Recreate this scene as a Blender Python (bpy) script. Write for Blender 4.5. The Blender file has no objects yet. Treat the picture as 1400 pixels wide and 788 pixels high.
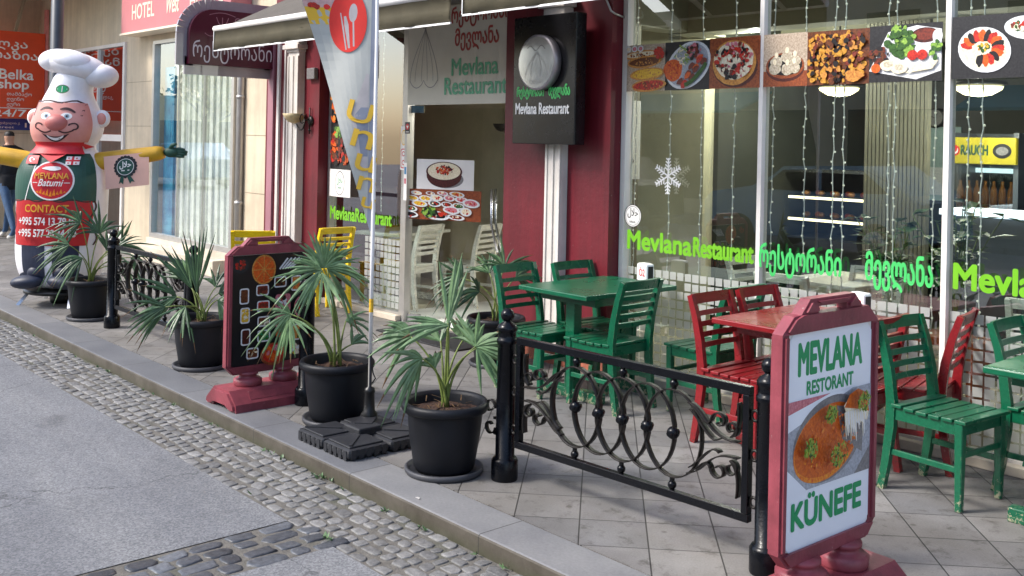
import bpy, bmesh, math, random
from mathutils import Vector, Matrix, Euler
from math import sin, cos, pi, radians, sqrt, atan2
random.seed(7)
SC = bpy.context.scene
COL = SC.collection
# ---------------------------------------------------------------- camera, sky, sun, exposure
cam = bpy.data.cameras.new('camera')
cam.sensor_width = 36.0
cam.lens = 36.0
cam.shift_y = -(394 - 193) / 1400.0
cam.clip_start = 0.05
cam.clip_end = 600
camo = bpy.data.objects.new('camera', cam)
COL.objects.link(camo)
YAW = math.asin(.7474)
camo.matrix_world = Matrix.Translation((0, 0, 1.75)) @ Matrix.Rotation(YAW, 4, 'Z') @ Matrix.Rotation(pi / 2, 4, 'X') @ Matrix.Rotation(radians(1.2), 4, 'Z')
SC.camera = camo
SUN_EL, SUN_AZ = radians(43), atan2(-.50, -.86)      # azimuth as (x, y) of the direction towards the sun
w = bpy.data.worlds.new('World')
SC.world = w
w.use_nodes = True
nt = w.node_tree
nt.nodes.clear()
sky = nt.nodes.new('ShaderNodeTexSky')
sky.sky_type = 'NISHITA'
sky.sun_disc = False
sky.sun_elevation = SUN_EL
sky.sun_rotation = SUN_AZ
sky.air_density = 1.0
sky.dust_density = 2.0
bg = nt.nodes.new('ShaderNodeBackground')
bg.inputs[1].default_value = 0.15
wo = nt.nodes.new('ShaderNodeOutputWorld')
nt.links.new(sky.outputs[0], bg.inputs[0])
nt.links.new(bg.outputs[0], wo.inputs[0])
sl = bpy.data.lights.new('sun', 'SUN')
sl.energy = 1.9
sl.angle = radians(11)
sl.color = (1, .96, .9)
so = bpy.data.objects.new('sun', sl)
COL.objects.link(so)
sd = Vector((cos(SUN_EL) * -.50, cos(SUN_EL) * -.86, sin(SUN_EL)))
so.rotation_euler = sd.to_track_quat('Z', 'Y').to_euler()
so.location = (0, -3, 12)
SC.view_settings.view_transform = 'Standard'
SC.view_settings.look = 'None'
SC.view_settings.exposure = 1.2
SC.view_settings.gamma = 1.0
SC.render.engine = 'CYCLES'
SC.cycles.max_bounces = 8
SC.cycles.transparent_max_bounces = 16
SC.cycles.use_denoising = True

# ---------------------------------------------------------------- materials
MATS = {}
def S(h):
    h = h.lstrip('#')
    r = []
    for i in (0, 2, 4):
        c = int(h[i:i + 2], 16) / 255
        r.append(c / 12.92 if c <= .04045 else ((c + .055) / 1.055) ** 2.4)
    return tuple(r)
def newmat(name):
    m = bpy.data.materials.new(name)
    m.use_nodes = True
    return m, m.node_tree.nodes, m.node_tree.links, m.node_tree.nodes['Principled BSDF']
def mat(name, col, rough=.5, metal=0., var=.12, scale=6., bump=0., bscale=60., coat=0., emit=0., col2=None, spec=.5, trans=0., streak=0.):
    if name in MATS: return MATS[name]
    if isinstance(col, str): col = S(col)
    if isinstance(col2, str): col2 = S(col2)
    m, N, L, P = newmat(name)
    tc = N.new('ShaderNodeTexCoord'); oi = N.new('ShaderNodeObjectInfo')
    ad = N.new('ShaderNodeVectorMath'); ad.operation = 'MULTIPLY_ADD'
    ad.inputs[1].default_value = (1, 1, 1)
    cx = N.new('ShaderNodeCombineXYZ')
    mu = N.new('ShaderNodeMath'); mu.operation = 'MULTIPLY'; mu.inputs[1].default_value = 37.
    L.new(oi.outputs['Random'], mu.inputs[0]); L.new(mu.outputs[0], cx.inputs[0]); L.new(mu.outputs[0], cx.inputs[1])
    L.new(tc.outputs['Object'], ad.inputs[0]); L.new(cx.outputs[0], ad.inputs[2])
    nz = N.new('ShaderNodeTexNoise'); nz.inputs['Scale'].default_value = scale; nz.inputs['Detail'].default_value = 6; nz.inputs['Roughness'].default_value = .65
    L.new(ad.outputs[0], nz.inputs['Vector'])
    rp = N.new('ShaderNodeValToRGB')
    a = col2 if col2 else tuple(c * (1 - var * 1.6) for c in col)
    b = col if col2 else tuple(min(1, c * (1 + var)) for c in col)
    rp.color_ramp.elements[0].position = .34; rp.color_ramp.elements[1].position = .66
    rp.color_ramp.elements[0].color = (*a, 1); rp.color_ramp.elements[1].color = (*b, 1)
    L.new(nz.outputs['Fac'], rp.inputs[0]); L.new(rp.outputs[0], P.inputs['Base Color'])
    if streak:
        sm = N.new('ShaderNodeMapping'); sm.inputs['Scale'].default_value = (9, 9, .55); L.new(ad.outputs[0], sm.inputs[0])
        sn = N.new('ShaderNodeTexNoise'); sn.inputs['Scale'].default_value = 1.; sn.inputs['Detail'].default_value = 8; sn.inputs['Roughness'].default_value = .7; L.new(sm.outputs[0], sn.inputs['Vector'])
        sr = N.new('ShaderNodeValToRGB'); sr.color_ramp.elements[0].position = .38; sr.color_ramp.elements[1].position = .62
        sr.color_ramp.elements[0].color = (1 - streak, 1 - streak, 1 - streak, 1); sr.color_ramp.elements[1].color = (1, 1, 1, 1); L.new(sn.outputs['Fac'], sr.inputs[0])
        s2 = N.new('ShaderNodeTexNoise'); s2.inputs['Scale'].default_value = 55; s2.inputs['Detail'].default_value = 3; L.new(ad.outputs[0], s2.inputs['Vector'])
        r2 = N.new('ShaderNodeValToRGB'); r2.color_ramp.elements[0].position = .72; r2.color_ramp.elements[1].position = .76; r2.color_ramp.elements[0].color = (0, 0, 0, 1); r2.color_ramp.elements[1].color = (.5, .5, .5, 1); L.new(s2.outputs['Fac'], r2.inputs[0])
        sx_ = N.new('ShaderNodeMix'); sx_.data_type = 'RGBA'; sx_.blend_type = 'MULTIPLY'; sx_.inputs[0].default_value = 1; L.new(rp.outputs[0], sx_.inputs[6]); L.new(sr.outputs[0], sx_.inputs[7])
        sy_ = N.new('ShaderNodeMix'); sy_.data_type = 'RGBA'; L.new(r2.outputs[0], sy_.inputs[0]); L.new(sx_.outputs[2], sy_.inputs[6]); sy_.inputs[7].default_value = (.42, .36, .33, 1)
        L.new(sy_.outputs[2], P.inputs['Base Color'])
    mr = N.new('ShaderNodeMapRange'); mr.inputs[3].default_value = max(.02, rough - .08); mr.inputs[4].default_value = min(1, rough + .1)
    L.new(nz.outputs['Fac'], mr.inputs[0]); L.new(mr.outputs[0], P.inputs['Roughness'])
    P.inputs['Metallic'].default_value = metal
    P.inputs['Specular IOR Level'].default_value = spec
    if coat: P.inputs['Coat Weight'].default_value = coat; P.inputs['Coat Roughness'].default_value = .08
    if emit:
        L.new(rp.outputs[0], P.inputs['Emission Color']); P.inputs['Emission Strength'].default_value = emit
    if trans: P.inputs['Transmission Weight'].default_value = trans
    if bump:
        n2 = N.new('ShaderNodeTexNoise'); n2.inputs['Scale'].default_value = bscale; n2.inputs['Detail'].default_value = 4
        L.new(ad.outputs[0], n2.inputs['Vector'])
        bp = N.new('ShaderNodeBump'); bp.inputs['Strength'].default_value = bump; bp.inputs['Distance'].default_value = .01
        L.new(n2.outputs['Fac'], bp.inputs['Height']); L.new(bp.outputs[0], P.inputs['Normal'])
    MATS[name] = m
    return m
def paint(name, col, worn, rough=.22):
    """glossy paint over wood, chipped towards the feet and here and there"""
    if name in MATS: return MATS[name]
    m, N, L, P = newmat(name)
    col = S(col); worn = S(worn)
    tc = N.new('ShaderNodeTexCoord'); oi = N.new('ShaderNodeObjectInfo')
    mu = N.new('ShaderNodeMath'); mu.operation = 'MULTIPLY'; mu.inputs[1].default_value = 53.
    cx = N.new('ShaderNodeCombineXYZ'); ad = N.new('ShaderNodeVectorMath'); ad.operation = 'ADD'
    L.new(oi.outputs['Random'], mu.inputs[0]); L.new(mu.outputs[0], cx.inputs[0]); L.new(mu.outputs[0], cx.inputs[2])
    L.new(tc.outputs['Object'], ad.inputs[0]); L.new(cx.outputs[0], ad.inputs[1])
    n1 = N.new('ShaderNodeTexNoise'); n1.inputs['Scale'].default_value = 5; n1.inputs['Detail'].default_value = 5
    n2 = N.new('ShaderNodeTexNoise'); n2.inputs['Scale'].default_value = 38; n2.inputs['Detail'].default_value = 6; n2.inputs['Roughness'].default_value = .7
    L.new(ad.outputs[0], n1.inputs['Vector']); L.new(ad.outputs[0], n2.inputs['Vector'])
    mx = N.new('ShaderNodeMix'); mx.data_type = 'RGBA'
    mx.inputs[6].default_value = (*[c * .72 for c in col], 1); mx.inputs[7].default_value = (*[min(1, c * 1.18) for c in col], 1)
    L.new(n1.outputs['Fac'], mx.inputs[0])
    sp = N.new('ShaderNodeSeparateXYZ'); L.new(tc.outputs['Object'], sp.inputs[0])
    zr = N.new('ShaderNodeMapRange'); zr.inputs[1].default_value = 0; zr.inputs[2].default_value = .14; zr.inputs[3].default_value = .50; zr.inputs[4].default_value = .685
    L.new(sp.outputs['Z'], zr.inputs[0])
    gt = N.new('ShaderNodeMath'); gt.operation = 'GREATER_THAN'
    L.new(n2.outputs['Fac'], gt.inputs[0]); L.new(zr.outputs[0], gt.inputs[1])
    m2 = N.new('ShaderNodeMix'); m2.data_type = 'RGBA'
    L.new(gt.outputs[0], m2.inputs[0]); L.new(mx.outputs[2], m2.inputs[6]); m2.inputs[7].default_value = (*worn, 1)
    bv = N.new('ShaderNodeBevel'); bv.samples = 4; bv.inputs['Radius'].default_value = .006
    ge = N.new('ShaderNodeNewGeometry'); dt = N.new('ShaderNodeVectorMath'); dt.operation = 'DOT_PRODUCT'; L.new(bv.outputs[0], dt.inputs[0]); L.new(ge.outputs['Normal'], dt.inputs[1])
    e1 = N.new('ShaderNodeMapRange'); e1.inputs[1].default_value = .99; e1.inputs[2].default_value = .86; e1.inputs[3].default_value = 0; e1.inputs[4].default_value = 1; L.new(dt.outputs['Value'], e1.inputs[0])
    e2 = N.new('ShaderNodeMapRange'); e2.inputs[1].default_value = .52; e2.inputs[2].default_value = .60; L.new(n2.outputs['Fac'], e2.inputs[0])
    e3 = N.new('ShaderNodeMath'); e3.operation = 'MULTIPLY'; L.new(e1.outputs[0], e3.inputs[0]); L.new(e2.outputs[0], e3.inputs[1])
    e4 = N.new('ShaderNodeMath'); e4.operation = 'MULTIPLY'; e4.inputs[1].default_value = .75; L.new(e3.outputs[0], e4.inputs[0])
    m3 = N.new('ShaderNodeMix'); m3.data_type = 'RGBA'; L.new(e4.outputs[0], m3.inputs[0]); L.new(m2.outputs[2], m3.inputs[6]); m3.inputs[7].default_value = (*worn, 1)
    gm = N.new('ShaderNodeMapping'); gm.inputs['Scale'].default_value = (14, 70, 70); L.new(ad.outputs[0], gm.inputs[0])
    gn = N.new('ShaderNodeTexNoise'); gn.inputs['Scale'].default_value = 1; gn.inputs['Detail'].default_value = 4; L.new(gm.outputs[0], gn.inputs['Vector'])
    gr = N.new('ShaderNodeValToRGB'); gr.color_ramp.elements[0].position = .3; gr.color_ramp.elements[1].position = .7; gr.color_ramp.elements[0].color = (.78, .78, .78, 1); gr.color_ramp.elements[1].color = (1.1, 1.1, 1.1, 1); L.new(gn.outputs['Fac'], gr.inputs[0])
    m4 = N.new('ShaderNodeMix'); m4.data_type = 'RGBA'; m4.blend_type = 'MULTIPLY'; m4.inputs[0].default_value = 1; L.new(m3.outputs[2], m4.inputs[6]); L.new(gr.outputs[0], m4.inputs[7])
    L.new(m4.outputs[2], P.inputs['Base Color'])
    rr = N.new('ShaderNodeMapRange'); rr.inputs[3].default_value = rough - .06; rr.inputs[4].default_value = rough + .22
    L.new(n1.outputs['Fac'], rr.inputs[0]); L.new(rr.outputs[0], P.inputs['Roughness'])
    bp = N.new('ShaderNodeBump'); bp.inputs['Strength'].default_value = .12; bp.inputs['Distance'].default_value = .01
    wv = N.new('ShaderNodeTexNoise'); wv.inputs['Scale'].default_value = 16; L.new(ad.outputs[0], wv.inputs['Vector'])
    L.new(wv.outputs['Fac'], bp.inputs['Height']); L.new(bp.outputs[0], P.inputs['Normal'])
    MATS[name] = m
    return m
def glassmat(name, tint=(1, 1, 1), base=.04, gain=1.6, rough=0.):
    m, N, L, P = newmat(name)
    N.remove(P)
    out = N['Material Output']
    tr = N.new('ShaderNodeBsdfTransparent'); tr.inputs[0].default_value = (*tint, 1)
    gl = N.new('ShaderNodeBsdfGlossy'); gl.inputs['Roughness'].default_value = rough; gl.inputs[0].default_value = (.95, .97, 1, 1)
    fr = N.new('ShaderNodeFresnel'); fr.inputs[0].default_value = 1.5
    ma = N.new('ShaderNodeMath'); ma.operation = 'MULTIPLY_ADD'; ma.inputs[1].default_value = gain; ma.inputs[2].default_value = base; ma.use_clamp = True
    L.new(fr.outputs[0], ma.inputs[0])
    gb = N.new('ShaderNodeNewGeometry'); iv = N.new('ShaderNodeMath'); iv.operation = 'SUBTRACT'; iv.inputs[0].default_value = 1.; L.new(gb.outputs['Backfacing'], iv.inputs[1])
    mb = N.new('ShaderNodeMath'); mb.operation = 'MULTIPLY'; L.new(ma.outputs[0], mb.inputs[0]); L.new(iv.outputs[0], mb.inputs[1])
    mx = N.new('ShaderNodeMixShader'); L.new(mb.outputs[0], mx.inputs[0]); L.new(tr.outputs[0], mx.inputs[1]); L.new(gl.outputs[0], mx.inputs[2])
    L.new(mx.outputs[0], out.inputs[0])
    MATS[name] = m
    return m
glassmat('shop_glass', (.78, .83, .81), .09, 2.0)
glassmat('hotel_glass', (.95, .97, .96), .20, 1.0)
glassmat('red_glass', (.5, .16, .12), .25, 1.4)
def filmmat():
    m, N, L, P = newmat('film'); N.remove(P); out = N['Material Output']
    tr = N.new('ShaderNodeBsdfTransparent'); tr.inputs[0].default_value = (.9, .9, .88, 1); df = N.new('ShaderNodeBsdfDiffuse'); df.inputs[0].default_value = (.72, .73, .71, 1)
    tl = N.new('ShaderNodeBsdfTranslucent'); tl.inputs[0].default_value = (.6, .6, .58, 1)
    a = N.new('ShaderNodeMixShader'); a.inputs[0].default_value = .45; L.new(df.outputs[0], a.inputs[1]); L.new(tl.outputs[0], a.inputs[2])
    b = N.new('ShaderNodeMixShader'); b.inputs[0].default_value = .68; L.new(tr.outputs[0], b.inputs[1]); L.new(a.outputs[0], b.inputs[2]); L.new(b.outputs[0], out.inputs[0]); MATS['film'] = m
filmmat()
glassmat('door_glass', (.95, .96, .94), .01, 1.0)
glassmat('bottle_glass', (.3, .6, .35), .1, 1.5)

def ground_mat(kind):
    m, N, L, P = newmat(kind)
    tc = N.new('ShaderNodeTexCoord')
    def noise(scale, det=6, rough=.6, src=None):
        n = N.new('ShaderNodeTexNoise'); n.inputs['Scale'].default_value = scale; n.inputs['Detail'].default_value = det; n.inputs['Roughness'].default_value = rough
        L.new(src or tc.outputs['Object'], n.inputs['Vector']); return n.outputs['Fac']
    def ramp(f, stops):
        r = N.new('ShaderNodeValToRGB'); e = r.color_ramp.elements
        while len(e) < len(stops): e.new(.5)
        for k, (p, c) in enumerate(stops):
            e[k].position = p; e[k].color = (*c, 1)
        L.new(f, r.inputs[0]); return r.outputs[0]
    def mix(f, a, b, mode='MIX'):
        x = N.new('ShaderNodeMix'); x.data_type = 'RGBA'; x.blend_type = mode
        if isinstance(f, float): x.inputs[0].default_value = f
        else: L.new(f, x.inputs[0])
        for s, v in ((6, a), (7, b)):
            if isinstance(v, tuple): x.inputs[s].default_value = (*v, 1)
            else: L.new(v, x.inputs[s])
        return x.outputs[2]
    def bump(h, st, d=.01, nrm=None):
        b = N.new('ShaderNodeBump'); b.inputs['Strength'].default_value = st; b.inputs['Distance'].default_value = d
        L.new(h, b.inputs['Height'])
        if nrm: L.new(nrm, b.inputs['Normal'])
        return b.outputs[0]
    if kind == 'paving':
        mp = N.new('ShaderNodeMapping'); mp.inputs['Rotation'].default_value = (0, 0, radians(-43.3)); mp.inputs['Location'].default_value = (.07, .11, 0)
        L.new(tc.outputs['Object'], mp.inputs[0])
        br = N.new('ShaderNodeTexBrick'); br.offset = 0.; br.squash = 1
        br.inputs['Scale'].default_value = 1; br.inputs['Brick Width'].default_value = .305; br.inputs['Row Height'].default_value = .305
        br.inputs['Mortar Size'].default_value = .0035; br.inputs['Mortar Smooth'].default_value = .25; br.inputs['Bias'].default_value = 0
        br.inputs['Color1'].default_value = (.175, .172, .17, 1); br.inputs['Color2'].default_value = (.255, .245, .232, 1); br.inputs['Mortar'].default_value = (.045, .043, .04, 1)
        L.new(mp.outputs[0], br.inputs['Vector'])
        st = ramp(noise(1.7), [(.3, (.72, .70, .67)), (.7, (1.12, 1.12, 1.13))])
        gr = ramp(noise(120, 3), [(.3, (.86, .86, .86)), (.72, (1.12, 1.12, 1.12))])
        sp = ramp(noise(9, 8, .75), [(.33, (.5, .48, .45)), (.47, (1, 1, 1))])
        vg = N.new('ShaderNodeTexVoronoi'); vg.inputs['Scale'].default_value = 3.1; L.new(tc.outputs['Object'], vg.inputs['Vector'])
        gum = ramp(vg.outputs['Distance'], [(.035, (.55, .53, .5)), (.06, (1, 1, 1))]); sp = mix(1., sp, gum, 'MULTIPLY')
        ml = ramp(noise(.8, 6, .6), [(.42, (1, 1, 1)), (.62, (.74, .73, .72))]); sp = mix(1., sp, ml, 'MULTIPLY')
        c = mix(1., mix(1., mix(1., br.outputs['Color'], st, 'MULTIPLY'), gr, 'MULTIPLY'), sp, 'MULTIPLY')
        L.new(c, P.inputs['Base Color']); P.inputs['Roughness'].default_value = .62
        iv = N.new('ShaderNodeMath'); iv.operation = 'SUBTRACT'; iv.inputs[0].default_value = 1; L.new(br.outputs['Fac'], iv.inputs[1])
        b1 = bump(noise(140, 3), .18, .004)
        L.new(bump(iv.outputs[0], .6, .006, b1), P.inputs['Normal'])
    elif kind == 'kerb_stone':
        br = N.new('ShaderNodeTexBrick'); br.offset = 0.
        br.inputs['Scale'].default_value = 1; br.inputs['Brick Width'].default_value = 1.05; br.inputs['Row Height'].default_value = 40
        br.inputs['Mortar Size'].default_value = .003; br.inputs['Color1'].default_value = (.125, .13, .14, 1); br.inputs['Color2'].default_value = (.19, .19, .192, 1); br.inputs['Mortar'].default_value = (.04, .04, .035, 1)
        mp = N.new('ShaderNodeMapping'); mp.inputs['Location'].default_value = (.32, 20, 20); L.new(tc.outputs['Object'], mp.inputs[0]); L.new(mp.outputs[0], br.inputs['Vector'])
        g = N.new('ShaderNodeNewGeometry'); sx = N.new('ShaderNodeSeparateXYZ'); L.new(g.outputs['Normal'], sx.inputs[0])
        fr = N.new('ShaderNodeMath'); fr.operation = 'LESS_THAN'; fr.inputs[1].default_value = .6; L.new(sx.outputs['Z'], fr.inputs[0])
        px = N.new('ShaderNodeSeparateXYZ'); L.new(g.outputs['Position'], px.inputs[0])
        dirt = ramp(noise(5, 7, .7), [(.3, (.05, .041, .029)), (.7, (.115, .10, .08))])
        moss = N.new('ShaderNodeMapRange'); moss.inputs[1].default_value = -.085; moss.inputs[2].default_value = -.03; moss.inputs[3].default_value = .75; moss.inputs[4].default_value = 0
        L.new(px.outputs['Z'], moss.inputs[0])
        mm = N.new('ShaderNodeMath'); mm.operation = 'MULTIPLY'; L.new(moss.outputs[0], mm.inputs[0]); L.new(noise(11, 5), mm.inputs[1])
        face = mix(mm.outputs[0], dirt, (.035, .05, .012))
        top = mix(1., br.outputs['Color'], ramp(noise(2.2, 7), [(.3, (.8, .8, .82)), (.7, (1.15, 1.14, 1.12))]), 'MULTIPLY')
        top = mix(1., top, ramp(noise(70, 4), [(.3, (.9, .9, .9)), (.7, (1.1, 1.1, 1.1))]), 'MULTIPLY')
        face = mix(br.outputs['Fac'], face, (.03, .03, .025))
        L.new(mix(fr.outputs[0], top, face), P.inputs['Base Color']); P.inputs['Roughness'].default_value = .6
        L.new(bump(noise(60, 5), .25, .005), P.inputs['Normal'])
    elif kind == 'asphalt':
        v = N.new('ShaderNodeTexVoronoi'); v.inputs['Scale'].default_value = 130; L.new(tc.outputs['Object'], v.inputs['Vector'])
        agg = ramp(v.outputs['Color'], [(.2, (.112, .116, .122)), (.5, (.165, .168, .174)), (.85, (.225, .228, .234))])
        big = ramp(noise(.9, 5), [(.3, (.84, .84, .85)), (.7, (1.14, 1.14, 1.14))])
        sp = ramp(noise(13, 8, .8), [(.27, (.5, .5, .5)), (.36, (1, 1, 1))])
        c = mix(1., mix(1., agg, big, 'MULTIPLY'), sp, 'MULTIPLY')
        wr = N.new('ShaderNodeMapping'); wr.inputs['Scale'].default_value = (.25, 2.2, 1); L.new(tc.outputs['Object'], wr.inputs[0])
        c = mix(1., c, ramp(noise(1.3, 5, .6, wr.outputs[0]), [(.35, (.86, .87, .9)), (.65, (1.08, 1.08, 1.07))]), 'MULTIPLY')
        dw = N.new('ShaderNodeTexNoise'); dw.inputs['Scale'].default_value = 3; dw.inputs['Detail'].default_value = 6; L.new(tc.outputs['Object'], dw.inputs['Vector'])
        dv = N.new('ShaderNodeVectorMath'); dv.operation = 'MULTIPLY_ADD'; dv.inputs[1].default_value = (.5, .5, .5); L.new(dw.outputs['Color'], dv.inputs[0]); L.new(tc.outputs['Object'], dv.inputs[2])
        ck = N.new('ShaderNodeTexVoronoi'); ck.feature = 'DISTANCE_TO_EDGE'; ck.inputs['Scale'].default_value = .55; L.new(dv.outputs[0], ck.inputs['Vector'])
        c = mix(1., c, ramp(ck.outputs['Distance'], [(.0015, (.45, .45, .45)), (.004, (1, 1, 1))]), 'MULTIPLY')
        c = mix(1., c, ramp(noise(1.9, 3, .5), [(.30, (.72, .72, .72)), (.36, (1, 1, 1))]), 'MULTIPLY')
        L.new(c, P.inputs['Base Color']); P.inputs['Roughness'].default_value = .78
        L.new(bump(noise(170, 4, .7), .5, .006), P.inputs['Normal'])
    elif kind in ('cobble_light', 'cobble_dark'):
        oi = N.new('ShaderNodeNewGeometry')
        lt = kind == 'cobble_light'
        a = [(0., (.12, .118, .115)), (.5, (.165, .162, .156)), (1., (.225, .22, .212))] if lt else [(0., (.035, .037, .042)), (.5, (.07, .075, .085)), (1., (.13, .14, .155))]
        c = ramp(oi.outputs['Random Per Island'], a)
        c = mix(1., c, ramp(noise(34, 6, .7), [(.3, (.6, .6, .6)), (.7, (1.35, 1.35, 1.35))]), 'MULTIPLY')
        L.new(c, P.inputs['Base Color']); P.inputs['Roughness'].default_value = .6 if lt else .4
        L.new(bump(noise(28, 6), .5, .012), P.inputs['Normal'])
    elif kind == 'grout':
        c = ramp(noise(24, 6), [(.3, (.085, .078, .067)), (.62, (.14, .13, .112))])
        c = mix(ramp(noise(2.3, 6), [(.55, (0, 0, 0)), (.7, (.6, .6, .6))]), c, (.04, .05, .018))
        L.new(c, P.inputs['Base Color']); P.inputs['Roughness'].default_value = .9
        L.new(bump(noise(90, 4), .5, .01), P.inputs['Normal'])
    MATS[kind] = m
    return m
for k in ('paving', 'kerb_stone', 'asphalt', 'cobble_light', 'cobble_dark', 'grout'): ground_mat(k)
M = MATS
green = paint('green_paint', '#095d3f', '#8c8d73'); red = paint('red_paint', '#861a20', '#5d322c'); yellow = paint('yellow_paint', '#f2c800', '#b8a23a'); white_p = paint('cream_paint', '#eeece2', '#a09a88', .35)
mat('black_iron', '#07090f', .24, 0, .2, 30, .1, 90, spec=.25); mat('black_satin', '#101014', .25, 0, .1, 8)
mat('old_iron', '#221f1d', .42, .4, .35, 25, .2, 120)
mat('pot_plastic', '#12141a', .5, 0, .14, 9, .08, 200, spec=.32); mat('saucer_plastic', '#3d3e43', .55, 0, .12, 8)
mat('soil', '#3a2417', .95, 0, .4, 30, .9, 60)
mat('leaf', '#5f7c52', .42, 0, .28, 9, .12, 40); mat('leaf_dark', '#32502f', .42, 0, .3, 9, .12, 40); mat('leaf_pale', '#6f8a62', .45, 0, .2, 9)
mat('stem', '#6f7d3c', .5, 0, .25, 20); mat('dry_leaf', '#5b4327', .8, 0, .3, 12)
mat('pink_plastic', '#8c3f49', .45, 0, .2, 5, .15, 60, streak=.2)
mat('facade_red', '#6d1120', .5, 0, .12, 2.4, .15, 30, streak=.28); mat('facade_white', '#dfd8d0', .55, 0, .07, 5, .1, 30, streak=.22); mat('mauve_paint', '#a2707a', .5, 0, .06, 4)
mat('burgundy', '#4e0a22', .35, 0, .08, 4); mat('silver_trim', '#a6a1a6', .35, .5, .06, 6); mat('alu', '#b9b7b3', .35, .6, .05, 10); mat('white_metal', '#e4dfd8', .4, 0, .05, 6)
mat('brick_base', '#a5614c', .8, 0, .25, 14, .3, 50)
mat('beige_wall', '#d3c3a8', .6, 0, .1, 1.5, .12, 20, streak=.16); mat('beige_dark', '#a08e77', .6, 0, .1, 3); mat('cream_stone', '#cfc3b0', .55, 0, .12, 2.2, .1, 25)
mat('awning_cloth', '#7b745f', .85, 0, .1, 3, .2, 300); mat('awning_top', '#55514a', .85, 0, .12, 3, .2, 300)
mat('steel', '#b9bcc0', .25, 1., .05, 10); mat('chrome', '#d8d8d8', .12, 1., .02, 10)
mat('white', '#f2f0ee', .45, 0, .03, 5); mat('paper', '#e9e6e2', .4, 0, .04, 4); mat('film', '#a9a697', .6, 0, .1, 8)
mat('black', '#0c0c0d', .4, 0, .1, 5); mat('charcoal', '#232326', .5, 0, .15, 5)
mat('lime', '#6fb41f', .4, 0, .06, 6); mat('mint', '#45c265', .4, 0, .06, 6); mat('txt_green', '#13965a', .4, 0, .05, 5); mat('txt_red', '#c8202c', .4, 0, .08, 5); mat('faded_green', '#5fae86', .5, 0, .15, 14); mat('faded_red', '#a8453c', .5, 0, .15, 14)
mat('orange_sign', '#e2491c', .45, 0, .05, 3); mat('hotel_pink', '#c07478', .45, 0, .06, 1.5); mat('sign_cream', '#ecdcc4', .5, 0, .03, 5)
mat('blue_sign', '#27358c', .4, 0, .05, 5)
# food colours for the printed posters
for n, a, b in (('f_brown', '#7b3f18', '#3a1a0a'), ('f_crust', '#e0a048', '#a3622a'), ('f_tomato', '#d8301c', '#8d130d'), ('f_cream', '#f3e9d2', '#d8c8a2'), ('f_egg', '#f1cb3c', '#c98c1e'),
                ('f_herb', '#3c6b22', '#1b3a10'), ('f_lime', '#9cbf52', '#5d8a2b'), ('f_orange', '#ea6a18', '#b8400c'), ('f_meat', '#8b3420', '#47160f'), ('f_wood', '#a4552a', '#6c2c16'), ('f_plate', '#e8e8e6', '#c9ccd0'),
                ('f_dough', '#dcd3bd', '#9c8f74'), ('f_olive', '#1d1518', '#090607'), ('f_pink', '#d98a92', '#b25462'), ('f_potato', '#dba23a', '#a2661a'), ('f_table', '#c9b7a2', '#93806c'), ('f_slate', '#2b2a2c', '#141316'), ('f_kunefe', '#e0701e', '#bd4a10'), ('f_steel', '#b9bcc4', '#8d9098'), ('f_pistachio', '#a8bc3e', '#5f7d1f'), ('f_bowl', '#5d2016', '#2f0d0a'), ('f_grey', '#8d8a8a', '#6d6a6c'), ('f_flame', '#f0a026', '#d4551a')):
    mat(n, a, .38, 0, .1, 85, .0, 60, col2=b)
M = MATS

# ---------------------------------------------------------------- mesh helpers
def T(p): return Vector(p)
def setm(fs, mi):
    for f in fs: f.material_index = mi
def box(bm, c, s, mi=0, rz=0., rot=None, bev=0.):
    r = bmesh.ops.create_cube(bm, size=1.0)
    vs = r['verts']
    mt = Matrix.Translation(c) @ (rot.to_4x4() if rot else Matrix.Rotation(rz, 4, 'Z')) @ Matrix.Diagonal((*s, 1))
    bmesh.ops.transform(bm, matrix=mt, verts=vs)
    fs = list({f for v in vs for f in v.link_faces})
    setm(fs, mi)
    if bev:
        es = list({e for v in vs for e in v.link_edges})
        q = bmesh.ops.bevel(bm, geom=es, offset=bev, segments=2, profile=.5, affect='EDGES')
        setm(q['faces'], mi)
def bx(bm, lo, hi, mi=0, bev=0.):
    box(bm, [(a + b) / 2 for a, b in zip(lo, hi)], [abs(b - a) for a, b in zip(lo, hi)], mi, bev=bev)
def frame_of(d, up=(0, 0, 1)):
    d = Vector(d).normalized(); up = Vector(up)
    s = d.cross(up)
    if s.length < 1e-4: s = d.cross(Vector((0, 1, 0)))
    s.normalize(); u = s.cross(d)
    return d, s, u
def bar(bm, p0, p1, w, h, mi=0, up=(0, 0, 1), bev=0., w1=None, h1=None):
    p0, p1 = Vector(p0), Vector(p1)
    d, s, u = frame_of(p1 - p0, up)
    w1 = w if w1 is None else w1; h1 = h if h1 is None else h1
    vs = []
    for p, a, b in ((p0, w, h), (p1, w1, h1)):
        for sx, sy in ((-1, -1), (1, -1), (1, 1), (-1, 1)):
            vs.append(bm.verts.new(p + s * sx * a / 2 + u * sy * b / 2))
    fs = [bm.faces.new([vs[i] for i in q]) for q in ((3, 2, 1, 0), (4, 5, 6, 7), (0, 1, 5, 4), (1, 2, 6, 5), (2, 3, 7, 6), (3, 0, 4, 7))]
    setm(fs, mi)
    if bev:
        q = bmesh.ops.bevel(bm, geom=list({e for f in fs for e in f.edges}), offset=bev, segments=1, affect='EDGES'); setm(q['faces'], mi)
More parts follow.
